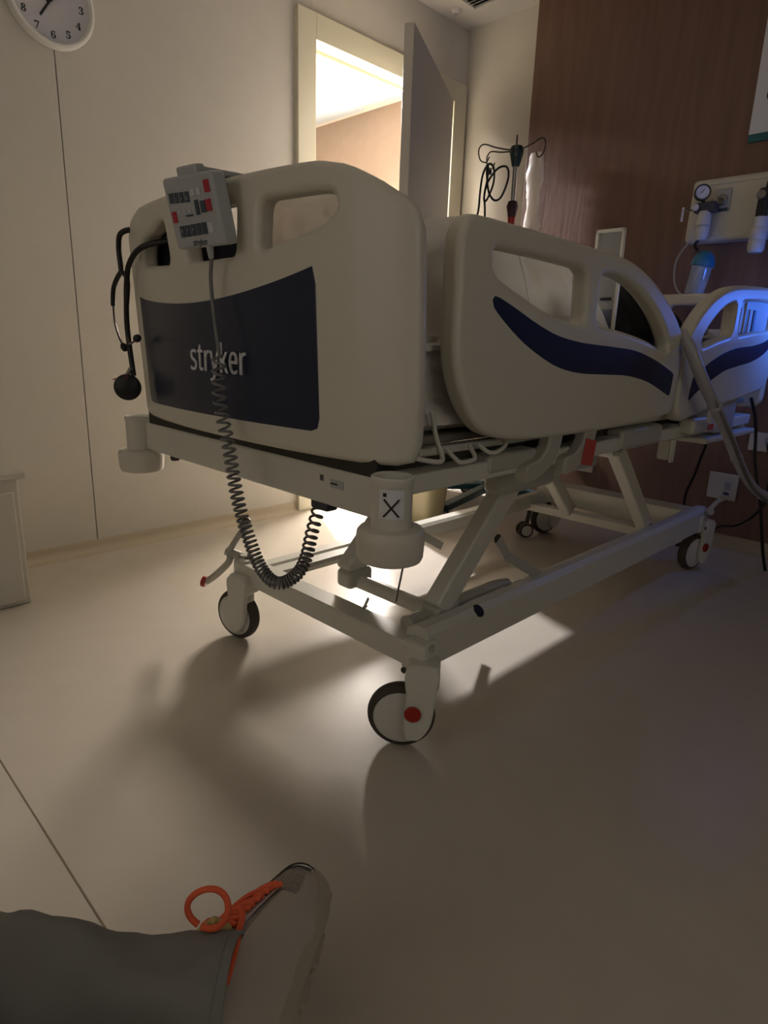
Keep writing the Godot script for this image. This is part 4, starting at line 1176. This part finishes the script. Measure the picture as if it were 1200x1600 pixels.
# ---------------------------------------------------------------- things on the walls
func wall_things() -> void:
	clock()
	var wx := 3.05                                   # face of the wooden cladding
	# medical gas console
	var g := thing("gas_console", "white rounded medical gas console on the brown wooden wall", "console", V(wx, 1.30, -0.85))
	var o := round_poly(V2s([[-1.172, 1.308], [-0.50, 1.308], [-0.50, 1.552], [-1.165, 1.552]]), 0.022)
	var mp := func(u: float, v: float, q: float) -> Vector3: return V(2.965 - q, v, u)
	obj("housing", MB.new().shape(o, [], span(-1.2, -0.4, 4), 0.085, 0.018, mp), M.plastic, g)
	obj("groove", MB.new().rbox(V(2.9645, 1.525, -0.82), V(0.002, 0.003, 0.6), 0.0005), M.grey_plastic, g)
	for z in [-1.035, -0.80]:
		var pt := obj("gas_outlet", MB.new().rbox(V(2.962, 1.462, z), V(0.010, 0.085, 0.062), 0.004), M.grey_plastic, g)
		obj("outlet_port", disc(0.020, 0.012, Vector3.LEFT, V(2.958, 1.462, z)), M.steel, pt)
		obj("outlet_label", MB.new().rbox(V(2.9565, 1.425, z), V(0.001, 0.012, 0.05), 0.0003), M.button, pt)
	# suction regulator with gauge
	var r := thing("suction_regulator", "suction regulator with round pressure gauge plugged into the gas console", "regulator", V(2.93, 1.31, -1.10))
	obj("body", MB.new().rbox(V(2.925, 1.432, -1.082), V(0.05, 0.04, 0.085), 0.008), mat(Color(0.24, 0.24, 0.28), 0.4), r)
	var ga := V(-0.85, 0.05, 0.5)
	var gg := obj("gauge", MB.new().lathe([Vector2(0, -0.012), Vector2(0.029, -0.012), Vector2(0.031, -0.008), Vector2(0.031, 0.010), Vector2(0.026, 0.012), Vector2(0.026, 0.006), Vector2(0, 0.006)], 32, facing(ga, V(2.905, 1.488, -1.100))), mat(Color(0.16, 0.16, 0.18), 0.35), r)
	obj("dial", disc(0.0255, 0.002, ga, V(2.905, 1.488, -1.100) + ga.normalized() * 0.006), M.paper, gg)
	obj("pointer", MB.new().bar(V(2.905, 1.482, -1.100) + ga.normalized() * 0.0095 + V(-0.004, 0, -0.006), V(2.905, 1.500, -1.100) + ga.normalized() * 0.0095 + V(0.003, 0, 0.005), 0.002, 0.002, 0.0005), M.ink, gg)
	obj("gauge_neck", MB.new().tube(PackedVector3Array([V(2.912, 1.46, -1.095), V(2.918, 1.44, -1.09)]), 0.007, 10), M.dark, r)
	obj("knob", disc(0.013, 0.018, V(-0.9, 0, 0.3), V(2.898, 1.432, -1.115)), M.hub, r)
	obj("lever", MB.new().bar(V(2.93, 1.43, -1.12), V(2.90, 1.425, -1.165), 0.006, 0.006, 0.002), M.steel, r)
	obj("lever_grip", MB.new().bar(V(2.90, 1.44, -1.165), V(2.905, 1.385, -1.168), 0.009, 0.005, 0.002), M.hub, r)
	obj("plug", MB.new().tube(PackedVector3Array([V(2.95, 1.455, -1.04), V(2.915, 1.450, -1.05)]), 0.016, 14), M.steel, r)
	obj("trap_jar", MB.new().lathe([Vector2(0, 1.306), Vector2(0.018, 1.308), Vector2(0.026, 1.325), Vector2(0.028, 1.39), Vector2(0.024, 1.41), Vector2(0.02, 1.418), Vector2(0, 1.418)], 24, Transform3D(Basis.IDENTITY, V(2.915, 0, -1.082))), M.hub, r)
	obj("trap_band", MB.new().lathe([Vector2(0.0285, 1.356), Vector2(0.030, 1.357), Vector2(0.030, 1.364), Vector2(0.0285, 1.365)], 24, Transform3D(Basis.IDENTITY, V(2.915, 0, -1.082))), M.grey_plastic, r)
	obj("hose_nipple", MB.new().tube(smooth3(V3s([[2.915, 1.31, -1.09], [2.91, 1.29, -1.10], [2.905, 1.27, -1.085]]), 5), 0.006, 8), M.dark, r)
	# humidifier bottle with blue lid hanging beneath
	var h := thing("humidifier_bottle", "clear humidifier bottle with blue lid hanging below the gauge", "bottle", V(2.90, 1.09, -1.055))
	var hx := Transform3D(Basis(V(0, 0, 1), 0.0) * Basis(V(1, 0, 0), 0.16), V(2.90, 1.17, -1.060))
	obj("lid", MB.new().lathe([Vector2(0, 0.095), Vector2(0.02, 0.092), Vector2(0.036, 0.075), Vector2(0.045, 0.052), Vector2(0.046, 0.035), Vector2(0.042, 0.033), Vector2(0, 0.033)].duplicate(), 28, hx), M.cyan, h)
	obj("jar", MB.new().lathe([Vector2(0.0, -0.085), Vector2(0.034, -0.085), Vector2(0.038, -0.078), Vector2(0.041, 0.033), Vector2(0.039, 0.033), Vector2(0.036, -0.074), Vector2(0.032, -0.080), Vector2(0, -0.080)], 28, hx), M.glass, h)
	obj("dip_tube", MB.new().tube(PackedVector3Array([hx * V(0, 0.03, 0), hx * V(0.0, -0.07, 0)]), 0.006, 8), M.hub, h)
	obj("jar_label", MB.new().grid(arc_rows(hx, 0.0415, -0.075, -0.02, 0.1, 1.2)), M.grey_plastic, h)
	var tb := smooth3(V3s([[2.915, 1.30, -1.13], [2.91, 1.24, -1.165], [2.905, 1.17, -1.165], [2.90, 1.11, -1.14], [2.90, 1.08, -1.09], [2.905, 1.085, -1.03]]), 6)
	obj("drip_hose", MB.new().tube(tb, 0.0045, 8), M.hose, h)
	# second regulator at the right
	var r2 := thing("flow_regulator", "dark flow regulator with white cup on the right of the gas console", "regulator", V(2.92, 1.25, -0.86))
	obj("body", MB.new().rbox(V(2.925, 1.425, -0.868), V(0.05, 0.11, 0.04), 0.010), mat(Color(0.05, 0.07, 0.09), 0.35), r2)
	obj("knob", disc(0.016, 0.02, V(-0.9, 0, 0.35), V(2.90, 1.452, -0.877)), M.steel, r2)
	obj("valve", MB.new().tube(PackedVector3Array([V(2.925, 1.47, -0.86), V(2.925, 1.51, -0.855)]), 0.014, 12), mat(Color(0.08, 0.14, 0.12), 0.35), r2)
	obj("plug", MB.new().tube(PackedVector3Array([V(2.955, 1.455, -0.82), V(2.925, 1.45, -0.85)]), 0.014, 12), M.steel, r2)
	obj("cup", MB.new().lathe([Vector2(0, 1.245), Vector2(0.024, 1.246), Vector2(0.030, 1.258), Vector2(0.031, 1.29), Vector2(0.029, 1.293), Vector2(0.031, 1.296), Vector2(0.031, 1.335), Vector2(0.029, 1.338), Vector2(0.030, 1.342), Vector2(0.027, 1.375), Vector2(0, 1.378)], 24, Transform3D(Basis.IDENTITY, V(2.915, 0, -0.868))), M.hub, r2)
	# notice on the wooden wall
	var n := thing("wall_notice", "white notice with teal lower band on the wooden wall", "sign", V(wx, 1.69, -0.75))
	obj("board", MB.new().rbox(V(wx - 0.004, 1.92, -0.745), V(0.008, 0.42, 0.52), 0.002), M.paper, n)
	obj("teal_band", MB.new().rbox(V(wx - 0.0045, 1.697, -0.745), V(0.009, 0.030, 0.52), 0.002), M.sign_teal, n)
	obj("printed_mark", disc(0.03, 0.001, Vector3.LEFT, V(wx - 0.008, 1.845, -0.93)), M.ink, n)
	# socket plates near the floor
	var g3 := [[V(wx, 0.285, -0.873), 0.122, 0.118, "white double socket plate low on the wood beside the brake pedal"], [V(wx, 0.275, -1.545), 0.10, 0.07, "white socket plate low on the wood behind the lifting arm"], [V(wx, 0.50, -0.745), 0.11, 0.08, "white socket plate with black leads under the head rail"]]
	for q in g3:
		var s := thing("wall_socket", q[3], "socket", q[0])
		obj("plate", MB.new().rbox(q[0] + V(-0.005, 0, 0), V(0.010, q[2], q[1]), 0.003), M.plastic, s)
		obj("insert", MB.new().rbox(q[0] + V(-0.0105, 0.005, q[1] * 0.18), V(0.003, 0.034, 0.026), 0.001), M.grey_plastic, s)

func arc_rows(x: Transform3D, r: float, y0: float, y1: float, a0: float, a1: float) -> Array:
	var rows := []
	for i in 7:
		var a := lerpf(a0, a1, i / 6.0)
		rows.append([x * V(-r * cos(a), y0, r * sin(a)), x * V(-r * cos(a), y1, r * sin(a))])
	return rows

func clock() -> void:
	var z := -2.541
	var c := V(0.929, 1.906, z)
	var R := 0.139
	var t := thing("wall_clock", "round white wall clock with black numerals on the cream wall", "clock", c - V(0, R, 0))
	var x := facing(V(0, 0, 1), c)
	obj("rim", MB.new().lathe([Vector2(R - 0.006, 0), Vector2(R, 0.004), Vector2(R, 0.022), Vector2(R - 0.004, 0.032), Vector2(R - 0.010, 0.034), Vector2(R - 0.015, 0.030), Vector2(R - 0.018, 0.014)], 64, x), M.clock_rim, t)
	obj("face", MB.new().lathe([Vector2(0, 0.002), Vector2(R - 0.014, 0.002), Vector2(R - 0.014, 0.014), Vector2(0, 0.014)], 64, x), M.clock_face, t)
	for i in 12:
		var a := TAU * (i + 1) / 12.0
		var p := c + V(sin(a), cos(a), 0) * 0.098 + V(0, -0.0, 0.0145)
		letters("numeral", str(i + 1), 0.030, Transform3D(Basis.IDENTITY, p), M.ink, t, "Droid Serif", 700, 0.001)
	var hh := func(nm: String, a: float, l: float, w: float, zz: float) -> void:
		var d := V(sin(a), cos(a), 0)
		obj(nm, MB.new().bar(c + V(0, 0, zz) - d * 0.018, c + V(0, 0, zz) + d * l, w, 0.0015, 0.0005, Vector3.BACK), M.ink, t)
	hh.call("hour_hand", TAU * 7.15 / 12.0, 0.066, 0.007, 0.018)
	hh.call("minute_hand", TAU * 0.15, 0.088, 0.005, 0.0205)
	obj("pin", disc(0.006, 0.010, V(0, 0, 1), c + V(0, 0, 0.0145)), M.ink, t)

# ---------------------------------------------------------------- things at the head end
func head_end() -> void:
	# breathing hose draped between the rails
	var hs := V3s([[2.30, 0.93, -0.80], [2.02, 0.925, -0.745], [1.86, 0.905, -0.70], [1.80, 0.875, -0.655], [1.84, 0.80, -0.628], [1.95, 0.715, -0.615], [2.08, 0.63, -0.61], [2.22, 0.54, -0.61], [2.40, 0.44, -0.61], [2.58, 0.365, -0.60], [2.78, 0.325, -0.58], [2.86, 0.34, -0.50]])
	var t := thing("breathing_hose", "pale thick hose draped over the gap between the side rails", "hose", V(2.2, 0.32, -0.62))
	obj("hose", MB.new().tube(smooth3(hs, 8), 0.016, 14), M.hose, t)
	var hs2 := []
	for p in hs: hs2.append(p + V(0.03, -0.028, 0.012))
	hs2.resize(hs2.size() - 2)
	obj("sensor_line", MB.new().tube(smooth3(hs2, 8), 0.006, 8), M.cord, t)
	for k in 3:
		var p: Vector3 = hs[5 + k * 2]
		var d: Vector3 = (hs[6 + k * 2] - hs[4 + k * 2]).normalized()
		obj("clip", MB.new().lathe([Vector2(0.0162, -0.008), Vector2(0.0185, -0.006), Vector2(0.0185, 0.006), Vector2(0.0162, 0.008)], 18, facing(d, p)), M.grey_plastic, t)
	var g := "black power leads by the head wall"
	var c1 := obj("power_cable", MB.new().tube(smooth3(V3s([[2.74, 0.60, -0.90], [2.80, 0.50, -0.895], [2.83, 0.43, -0.915], [2.85, 0.35, -0.935], [2.85, 0.27, -0.957], [2.85, 0.20, -0.955], [2.87, 0.10, -0.93], [2.90, 0.012, -0.90]]), 6), 0.006, 8), M.cable)
	tag(c1, "black cable hanging from under the head rail beside the socket plate", "cable", g)
	var c2 := obj("power_cable", MB.new().tube(smooth3(V3s([[2.90, 0.008, -0.98], [2.88, 0.10, -0.86], [2.86, 0.15, -0.80], [2.85, 0.17, -0.74], [2.85, 0.225, -0.681], [2.86, 0.29, -0.655], [2.88, 0.42, -0.66], [2.90, 0.50, -0.69], [3.03, 0.50, -0.72]]), 6), 0.006, 8), M.cable)
	tag(c2, "black cable sagging in a loop near the floor by the wooden wall", "cable", g)
	var c3 := obj("power_cable", MB.new().tube(smooth3(V3s([[2.72, 0.70, -0.735], [2.74, 0.63, -0.715], [2.76, 0.55, -0.705], [2.76, 0.47, -0.695], [2.77, 0.38, -0.675], [2.79, 0.30, -0.655], [2.82, 0.10, -0.62], [2.84, 0.01, -0.60]]), 6), 0.006, 8), M.cable)
	tag(c3, "black cable falling straight past the thick pale hose", "cable", g)
	# suction unit under the head rail
	var su := thing("drainage_unit", "grey box with clear collector hung under the head rail", "medical device", V(2.33, 0.56, -0.73))
	obj("box", MB.new().rbox(V(2.36, 0.655, -0.735), V(0.17, 0.11, 0.07), 0.012), M.grey_plastic, su)
	obj("collector", MB.new().rbox(V(2.20, 0.66, -0.715), V(0.09, 0.09, 0.05), 0.012), M.hub, su)
	obj("valve", disc(0.012, 0.012, V(-0.3, 0, 1), V(2.19, 0.685, -0.692)), M.teal_dark, su)
	obj("label", MB.new().rbox(V(2.18, 0.632, -0.6895), V(0.05, 0.02, 0.001), 0.0003), M.red_tag, su)
	obj("shelf", MB.new().rbox(V(2.42, 0.585, -0.74), V(0.50, 0.018, 0.10), 0.005), M.plastic, su)
	# screen on a stand beside the head of the bed, just out of frame
	var st := thing("patient_monitor", "monitor with blue screen on a black wheeled stand at the bed head", "monitor", V(2.70, 0, -0.34))
	obj("stand_pole", MB.new().tube(PackedVector3Array([V(2.70, 0.06, -0.34), V(2.70, 0.92, -0.34)]), 0.018, 16), M.cable, st)
	obj("stand_foot", MB.new().lathe([Vector2(0, 0.0), Vector2(0.125, 0.0), Vector2(0.13, 0.012), Vector2(0.12, 0.03), Vector2(0.05, 0.06), Vector2(0.0, 0.065)], 28, Transform3D(Basis.IDENTITY, V(2.70, 0, -0.34))), M.cable, st)
	var face := V(-0.22, -0.05, -0.97).normalized()
	var cx := Vector3.UP.cross(face).normalized()
	var cy := face.cross(cx)
	var bs := Basis(cx, cy, face)
	obj("arm", MB.new().bar(V(2.70, 0.91, -0.34), V(2.72, 0.97, -0.45), 0.03, 0.02, 0.005), M.cable, st)
	var mc := V(2.72, 1.02, -0.46)
	obj("monitor_case", MB.new().rbox(mc, V(0.26, 0.20, 0.05), 0.015, bs), M.plastic, st)
	obj("screen", MB.new().rbox(mc + face * 0.0245, V(0.22, 0.15, 0.006), 0.002, bs), M.screen, st)
	var a := AreaLight3D.new()
	a.area_size = Vector2(0.21, 0.14)
	a.transform = Transform3D(Basis(-cx, cy, -face), mc + face * 0.031)
	a.light_color = Color(0.26, 0.50, 1.0); a.light_energy = 0.05
	a.area_range = 6.0
	a.shadow_enabled = true
	add_child(a)

# ---------------------------------------------------------------- things on the floor
func floor_things() -> void:
	var cb := thing("low_cabinet", "low white cabinet with overhanging top against the cream wall", "cabinet", V(0.2, 0, -2.34))
	obj("body", MB.new().rbox(V(0.165, 0.208, -2.340), V(0.80, 0.416, 0.37), 0.004), M.cabinet, cb)
	obj("top", MB.new().rbox(V(0.170, 0.424, -2.336), V(0.83, 0.020, 0.395), 0.004), M.cabinet, cb)
	var d := obj("door", MB.new().rbox(V(0.355, 0.195, -2.150), V(0.385, 0.36, 0.012), 0.003), M.cabinet, cb)
	obj("handle", MB.new().bar(V(0.19, 0.30, -2.138), V(0.19, 0.22, -2.138), 0.008, 0.012, 0.003), M.steel, d)
	var d2 := obj("door", MB.new().rbox(V(-0.04, 0.195, -2.150), V(0.385, 0.36, 0.012), 0.003), M.cabinet, cb)
	obj("handle", MB.new().bar(V(0.12, 0.30, -2.138), V(0.12, 0.22, -2.138), 0.008, 0.012, 0.003), M.steel, d2)
	var cp := thing("white_cup", "small white cup lying on the low white cabinet", "cup", V(0.485, 0.434, -2.33))
	obj("cup_body", MB.new().lathe([Vector2(0, 0), Vector2(0.020, 0), Vector2(0.026, 0.05), Vector2(0.024, 0.05), Vector2(0.019, 0.004), Vector2(0, 0.004)], 22, Transform3D(Basis.IDENTITY, V(0.485, 0.434, -2.33))), M.paper, cp)
	obj("rim", MB.new().lathe([Vector2(0.0235, 0.048), Vector2(0.028, 0.048), Vector2(0.028, 0.052), Vector2(0.0235, 0.052)], 22, Transform3D(Basis.IDENTITY, V(0.485, 0.434, -2.33))), M.paper, cp)
	# waste bin
	var p := V(2.30, 0, -1.965)
	var b := thing("waste_bin", "small cream waste bin standing behind the bed by the door leaf", "bin", p)
	var rows := []
	for q in [[0.058, 0.0], [0.064, 0.004], [0.080, 0.19], [0.077, 0.19], [0.062, 0.012], [0.0, 0.012]]:
		var row := []
		for j in 32:
			var a := TAU * j / 32.0
			var m := pow(pow(absf(cos(a)), 4.0) + pow(absf(sin(a)), 4.0), -0.25)
			row.append(p + V(cos(a) * q[0] * m, q[1], sin(a) * q[0] * m))
		rows.append(row)
	obj("body", MB.new().grid(rows, true, false), M.bin, b)
	var rim := PackedVector3Array()
	for j in 33:
		var a := TAU * j / 32.0
		var m := pow(pow(absf(cos(a)), 4.0) + pow(absf(sin(a)), 4.0), -0.25)
		rim.append(p + V(cos(a) * 0.080 * m, 0.190, sin(a) * 0.080 * m))
	obj("rim", MB.new().tube(rim, 0.0045, 8, false), M.bin, b)

# ---------------------------------------------------------------- crossed leg of the seated person
func person() -> void:
	var heel := V(0.242, 0.131, -0.385)
	var toe := V(0.429, 0.106, -0.539)
	var X := (toe - heel).normalized()
	var rr := V(0.707, 0.033, 0.707)
	var uu := V(0.162, 0.965, -0.207)
	var U := (-rr * 0.62 + V(-0.37, 0.78, 0.5) * 0.72)
	U = (U - X * U.dot(X)).normalized()
	var Z := X.cross(U).normalized()
	var T := Transform3D(Basis(X, U, Z), heel)
	var pr := thing("person", "seated person's crossed leg in grey trousers and beige sneaker with orange laces", "person", V(0.1, 0.2, -0.5))
	# ankle and foot, one body inside the clothes
	var ank := T * V(0.062, 0.085, 0.0)
	var shin := (-rr + V(0, 0.02, 0)).normalized()
	var body := smooth3([T * V(0.19, 0.045, 0), T * V(0.12, 0.052, 0), T * V(0.075, 0.065, 0), ank + shin * 0.05 - uu * 0.004, ank + shin * 0.22 - uu * 0.01, ank + shin * 0.40 - uu * 0.006], 5)
	var brad := []
	for i in body.size(): brad.append(lerpf(0.016, 0.032, smoothstep(0.0, 10.0, i)) + 0.006 * smoothstep(14.0, 25.0, i))
	obj("leg", MB.new().tube(body, brad, 16), M.sock, pr)
	# shoe upper
	var st := [[0.0, 0.014, 0.050], [0.006, 0.026, 0.085], [0.02, 0.033, 0.100], [0.05, 0.036, 0.106], [0.08, 0.037, 0.108], [0.105, 0.038, 0.112], [0.13, 0.040, 0.107], [0.155, 0.046, 0.099], [0.18, 0.051, 0.089], [0.205, 0.054, 0.079], [0.23, 0.053, 0.070], [0.25, 0.049, 0.063], [0.268, 0.040, 0.055], [0.280, 0.027, 0.047], [0.286, 0.010, 0.038]]
	var P := func(f: float, a: float, off: float) -> Vector3:
		var k := clampf(f, 0.0, 1.0) * (st.size() - 1)
		var i := mini(int(k), st.size() - 2)
		var g := k - i
		var s0: Array = st[i]
		var s1: Array = st[i + 1]
		var x: float = lerpf(s0[0], s1[0], g)
		var hw: float = lerpf(s0[1], s1[1], g) + off
		var hh: float = lerpf(s0[2], s1[2], g) + off
		var lift: float = 0.016 * pow(clampf((x - 0.19) / 0.095, 0.0, 1.0), 2.0)
		var c := cos(a)
		var s := sin(a)
		var yy: float = 0.018 + lift + (hh - 0.018 - lift * 0.4) * pow(absf(s), 0.75)
		return T * V(x, yy, hw * signf(c) * pow(absf(c), 0.7))
	var patch := func(f0: float, f1: float, a0: float, a1: float, off: float, nf: int, na: int) -> MB:
		var rows := []
		for i in nf + 1:
			var row := []
			for j in na + 1: row.append(P.call(lerpf(f0, f1, float(i) / nf), lerpf(a0, a1, float(j) / na), off))
			rows.append(row)
		return MB.new().grid(rows, false, true)
	var sh := obj("sneaker", patch.call(0.0, 1.0, 0.0, PI, 0.0, 42, 32), M.shoe, pr)
	obj("toe_cap", patch.call(0.80, 0.985, 0.25, PI - 0.25, 0.0012, 14, 24), M.shoe_satin, sh)
	obj("toe_guard", patch.call(0.86, 1.0, 0.0, PI, 0.0026, 12, 28), M.shoe, sh)
	obj("mesh_vamp", patch.call(0.62, 0.795, 0.55, PI - 0.55, 0.0010, 12, 24), M.shoe_mesh, sh)
	for q in [[0.0, 0.62, 0.0, 0.9], [0.0, 0.62, PI - 0.9, PI]]:
		obj("side_panel", patch.call(q[0] + 0.02, q[1], q[2], q[3], 0.0018, 30, 10), M.shoe, sh)
	for q in [[0.40, 0.64, 1.02, 1.22], [0.40, 0.64, PI - 1.22, PI - 1.02]]:
		obj("eyestay", patch.call(q[0], q[1], q[2], q[3], 0.0035, 12, 5), M.shoe_satin, sh)
	# piping seams across the toe
	for f in [0.80, 0.865]:
		var ln := PackedVector3Array()
		for j in 21: ln.append(P.call(f + 0.02 * sin(PI * j / 20.0), lerpf(0.35, PI - 0.35, j / 20.0), 0.0024))
		obj("seam", MB.new().tube(ln, 0.0011, 6), M.rubber, sh)
	# sole with lugs
	var so := smooth2(V2s([[0.0, -0.026], [0.05, -0.040], [0.10, -0.040], [0.15, -0.048], [0.21, -0.058], [0.255, -0.051], [0.284, -0.029], [0.294, 0.0], [0.284, 0.030], [0.255, 0.051], [0.21, 0.057], [0.15, 0.047], [0.10, 0.040], [0.05, 0.040], [0.0, 0.026], [-0.010, 0.0]]), 0.012)
	var smap := func(u: float, v: float, q: float) -> Vector3:
		var lift: float = 0.016 * pow(clampf((u - 0.19) / 0.095, 0.0, 1.0), 2.0)
		return T * V(u, 0.026 + lift + q, v)
	obj("sole", MB.new().shape(so, [], span(-0.02, 0.3, 12), 0.022, 0.005, smap), M.shoe_sole, sh)
	for q in [[0.005, 0.085, 0.036], [0.092, 0.135, 0.036], [0.142, 0.196, 0.042], [0.203, 0.262, 0.042]]:
		var mid: float = (q[0] + q[1]) * 0.5
		var lift2: float = 0.016 * pow(clampf((mid - 0.19) / 0.095, 0.0, 1.0), 2.0)
		obj("lug", MB.new().append(MB.new().rbox(V(mid, 0.001 + lift2, 0), V(q[1] - q[0], 0.016, q[2] * 2.0), 0.005), T), M.shoe_sole, sh)
	# tongue, laces
	obj("tongue", patch.call(0.33, 0.62, 1.15, PI - 1.15, 0.005, 14, 12), M.tongue, sh)
	var tg := MB.new()
	tg.append(MB.new().rbox(V(0.108, 0.124, 0), V(0.012, 0.030, 0.056), 0.005, Basis(Vector3.BACK, 0.25)), T)
	obj("tongue_tip", tg, M.tongue, sh)
	for k in 5:
		var f: float = 0.40 + k * 0.052
		for e in [0, 1]:
			var ln := PackedVector3Array()
			for j in 11:
				var g := j / 10.0
				var a := lerpf(1.10, PI - 1.10, g if e == 0 else 1.0 - g)
				ln.append(P.call(f + 0.035 * g, a, 0.0075 + 0.003 * sin(PI * g)))
			obj("lace", MB.new().tube(ln, 0.0034, 8), M.lace, sh)
	# bow: round loop and loose ends
	var kn: Vector3 = P.call(0.44, PI * 0.56, 0.014)
	var lp := []
	var lc := V(0.273, 0.253, -0.52)
	for j in 15:
		var a := -1.9 + TAU * 0.97 * j / 14.0
		lp.append(lc + (rr * cos(a) + uu * sin(a) * 0.97) * 0.0225 + X * 0.002 * sin(a * 2.0))
	obj("lace_loop", MB.new().tube(smooth3(lp, 4), 0.0036, 8), M.lace, sh)
	obj("lace_knot", MB.new().rbox(kn + U * 0.004, V(0.018, 0.014, 0.020), 0.006, T.basis), M.lace, sh)
	var dn: Array = [kn, P.call(0.47, 1.35, 0.012), P.call(0.44, 1.1, 0.009), P.call(0.38, 0.98, 0.007), P.call(0.30, 0.92, 0.006), P.call(0.22, 0.9, 0.006)]
	obj("lace_end", MB.new().tube(smooth3(dn, 5), 0.0040, 8), M.lace, sh)
	var dn2: Array = [kn, P.call(0.54, 1.45, 0.014), P.call(0.60, 1.25, 0.010), P.call(0.635, 0.95, 0.007)]
	obj("lace_end", MB.new().tube(smooth3(dn2, 5), 0.0034, 8), M.lace, sh)
	# trousers: cuff to knee and on to the thigh
	var nz := FastNoiseLite.new()
	nz.seed = 77; nz.frequency = 5.5; nz.fractal_octaves = 3
	var rd := FastNoiseLite.new()
	rd.seed = 78; rd.frequency = 4.0; rd.fractal_type = FastNoiseLite.FRACTAL_RIDGED; rd.fractal_octaves = 2
	var low := -uu * 0.006
	var cuff := ank - shin * 0.018 + low
	var knee := ank + shin * 0.44 + V(0, 0.015, 0)
	var axis := smooth3([cuff, ank + shin * 0.16 + low, ank + shin * 0.30 + low * 1.3, knee + low, knee + V(0.03, 0.03, 0.16), knee + V(0.05, 0.06, 0.42)], 10)
	var rows := []
	var inner := []
	for i in axis.size():
		var d := (axis[mini(i + 1, axis.size() - 1)] - axis[maxi(i - 1, 0)]).normalized()
		var s := d.cross(Vector3.UP).normalized()
		var u := s.cross(d)
		var f := float(i) / (axis.size() - 1)
		var rad := lerpf(0.060, 0.082, smoothstep(0.0, 0.6, f))
		var row := []
		var r2 := []
		for j in 40:
			var a := TAU * j / 40.0
			var dirv := s * cos(a) + u * sin(a)
			var p := axis[i] + dirv * rad
			var w := nz.get_noise_3d(p.x, p.y, p.z) * 0.010 + 0.017 * (pow(absf(sin(a * 1.5 + f * 13.0 + 2.0 * nz.get_noise_3d(p.x * 0.6, p.y * 0.6, p.z * 0.6))), 2.5) - 0.4) * smoothstep(0.0, 0.08, f) + rd.get_noise_3d(p.x + p.y, p.y * 2.0, p.z) * 0.005
			row.append(axis[i] + dirv * (rad + w)); r2.append(axis[i] + dirv * (rad + w - 0.004))
		rows.append(row); inner.append(r2)
	var tr := MB.new().grid(rows, true, false)
	tr.grid(inner, true, true)
	tr.grid([rows[0], inner[0]], true, true)
	obj("trousers", tr, M.trouser, pr)
	var hem := PackedVector3Array()
	for j in 41: hem.append(rows[1][j % 40])
	obj("hem_stitch", MB.new().tube(hem, 0.0012, 6, false), M.trouser, pr)
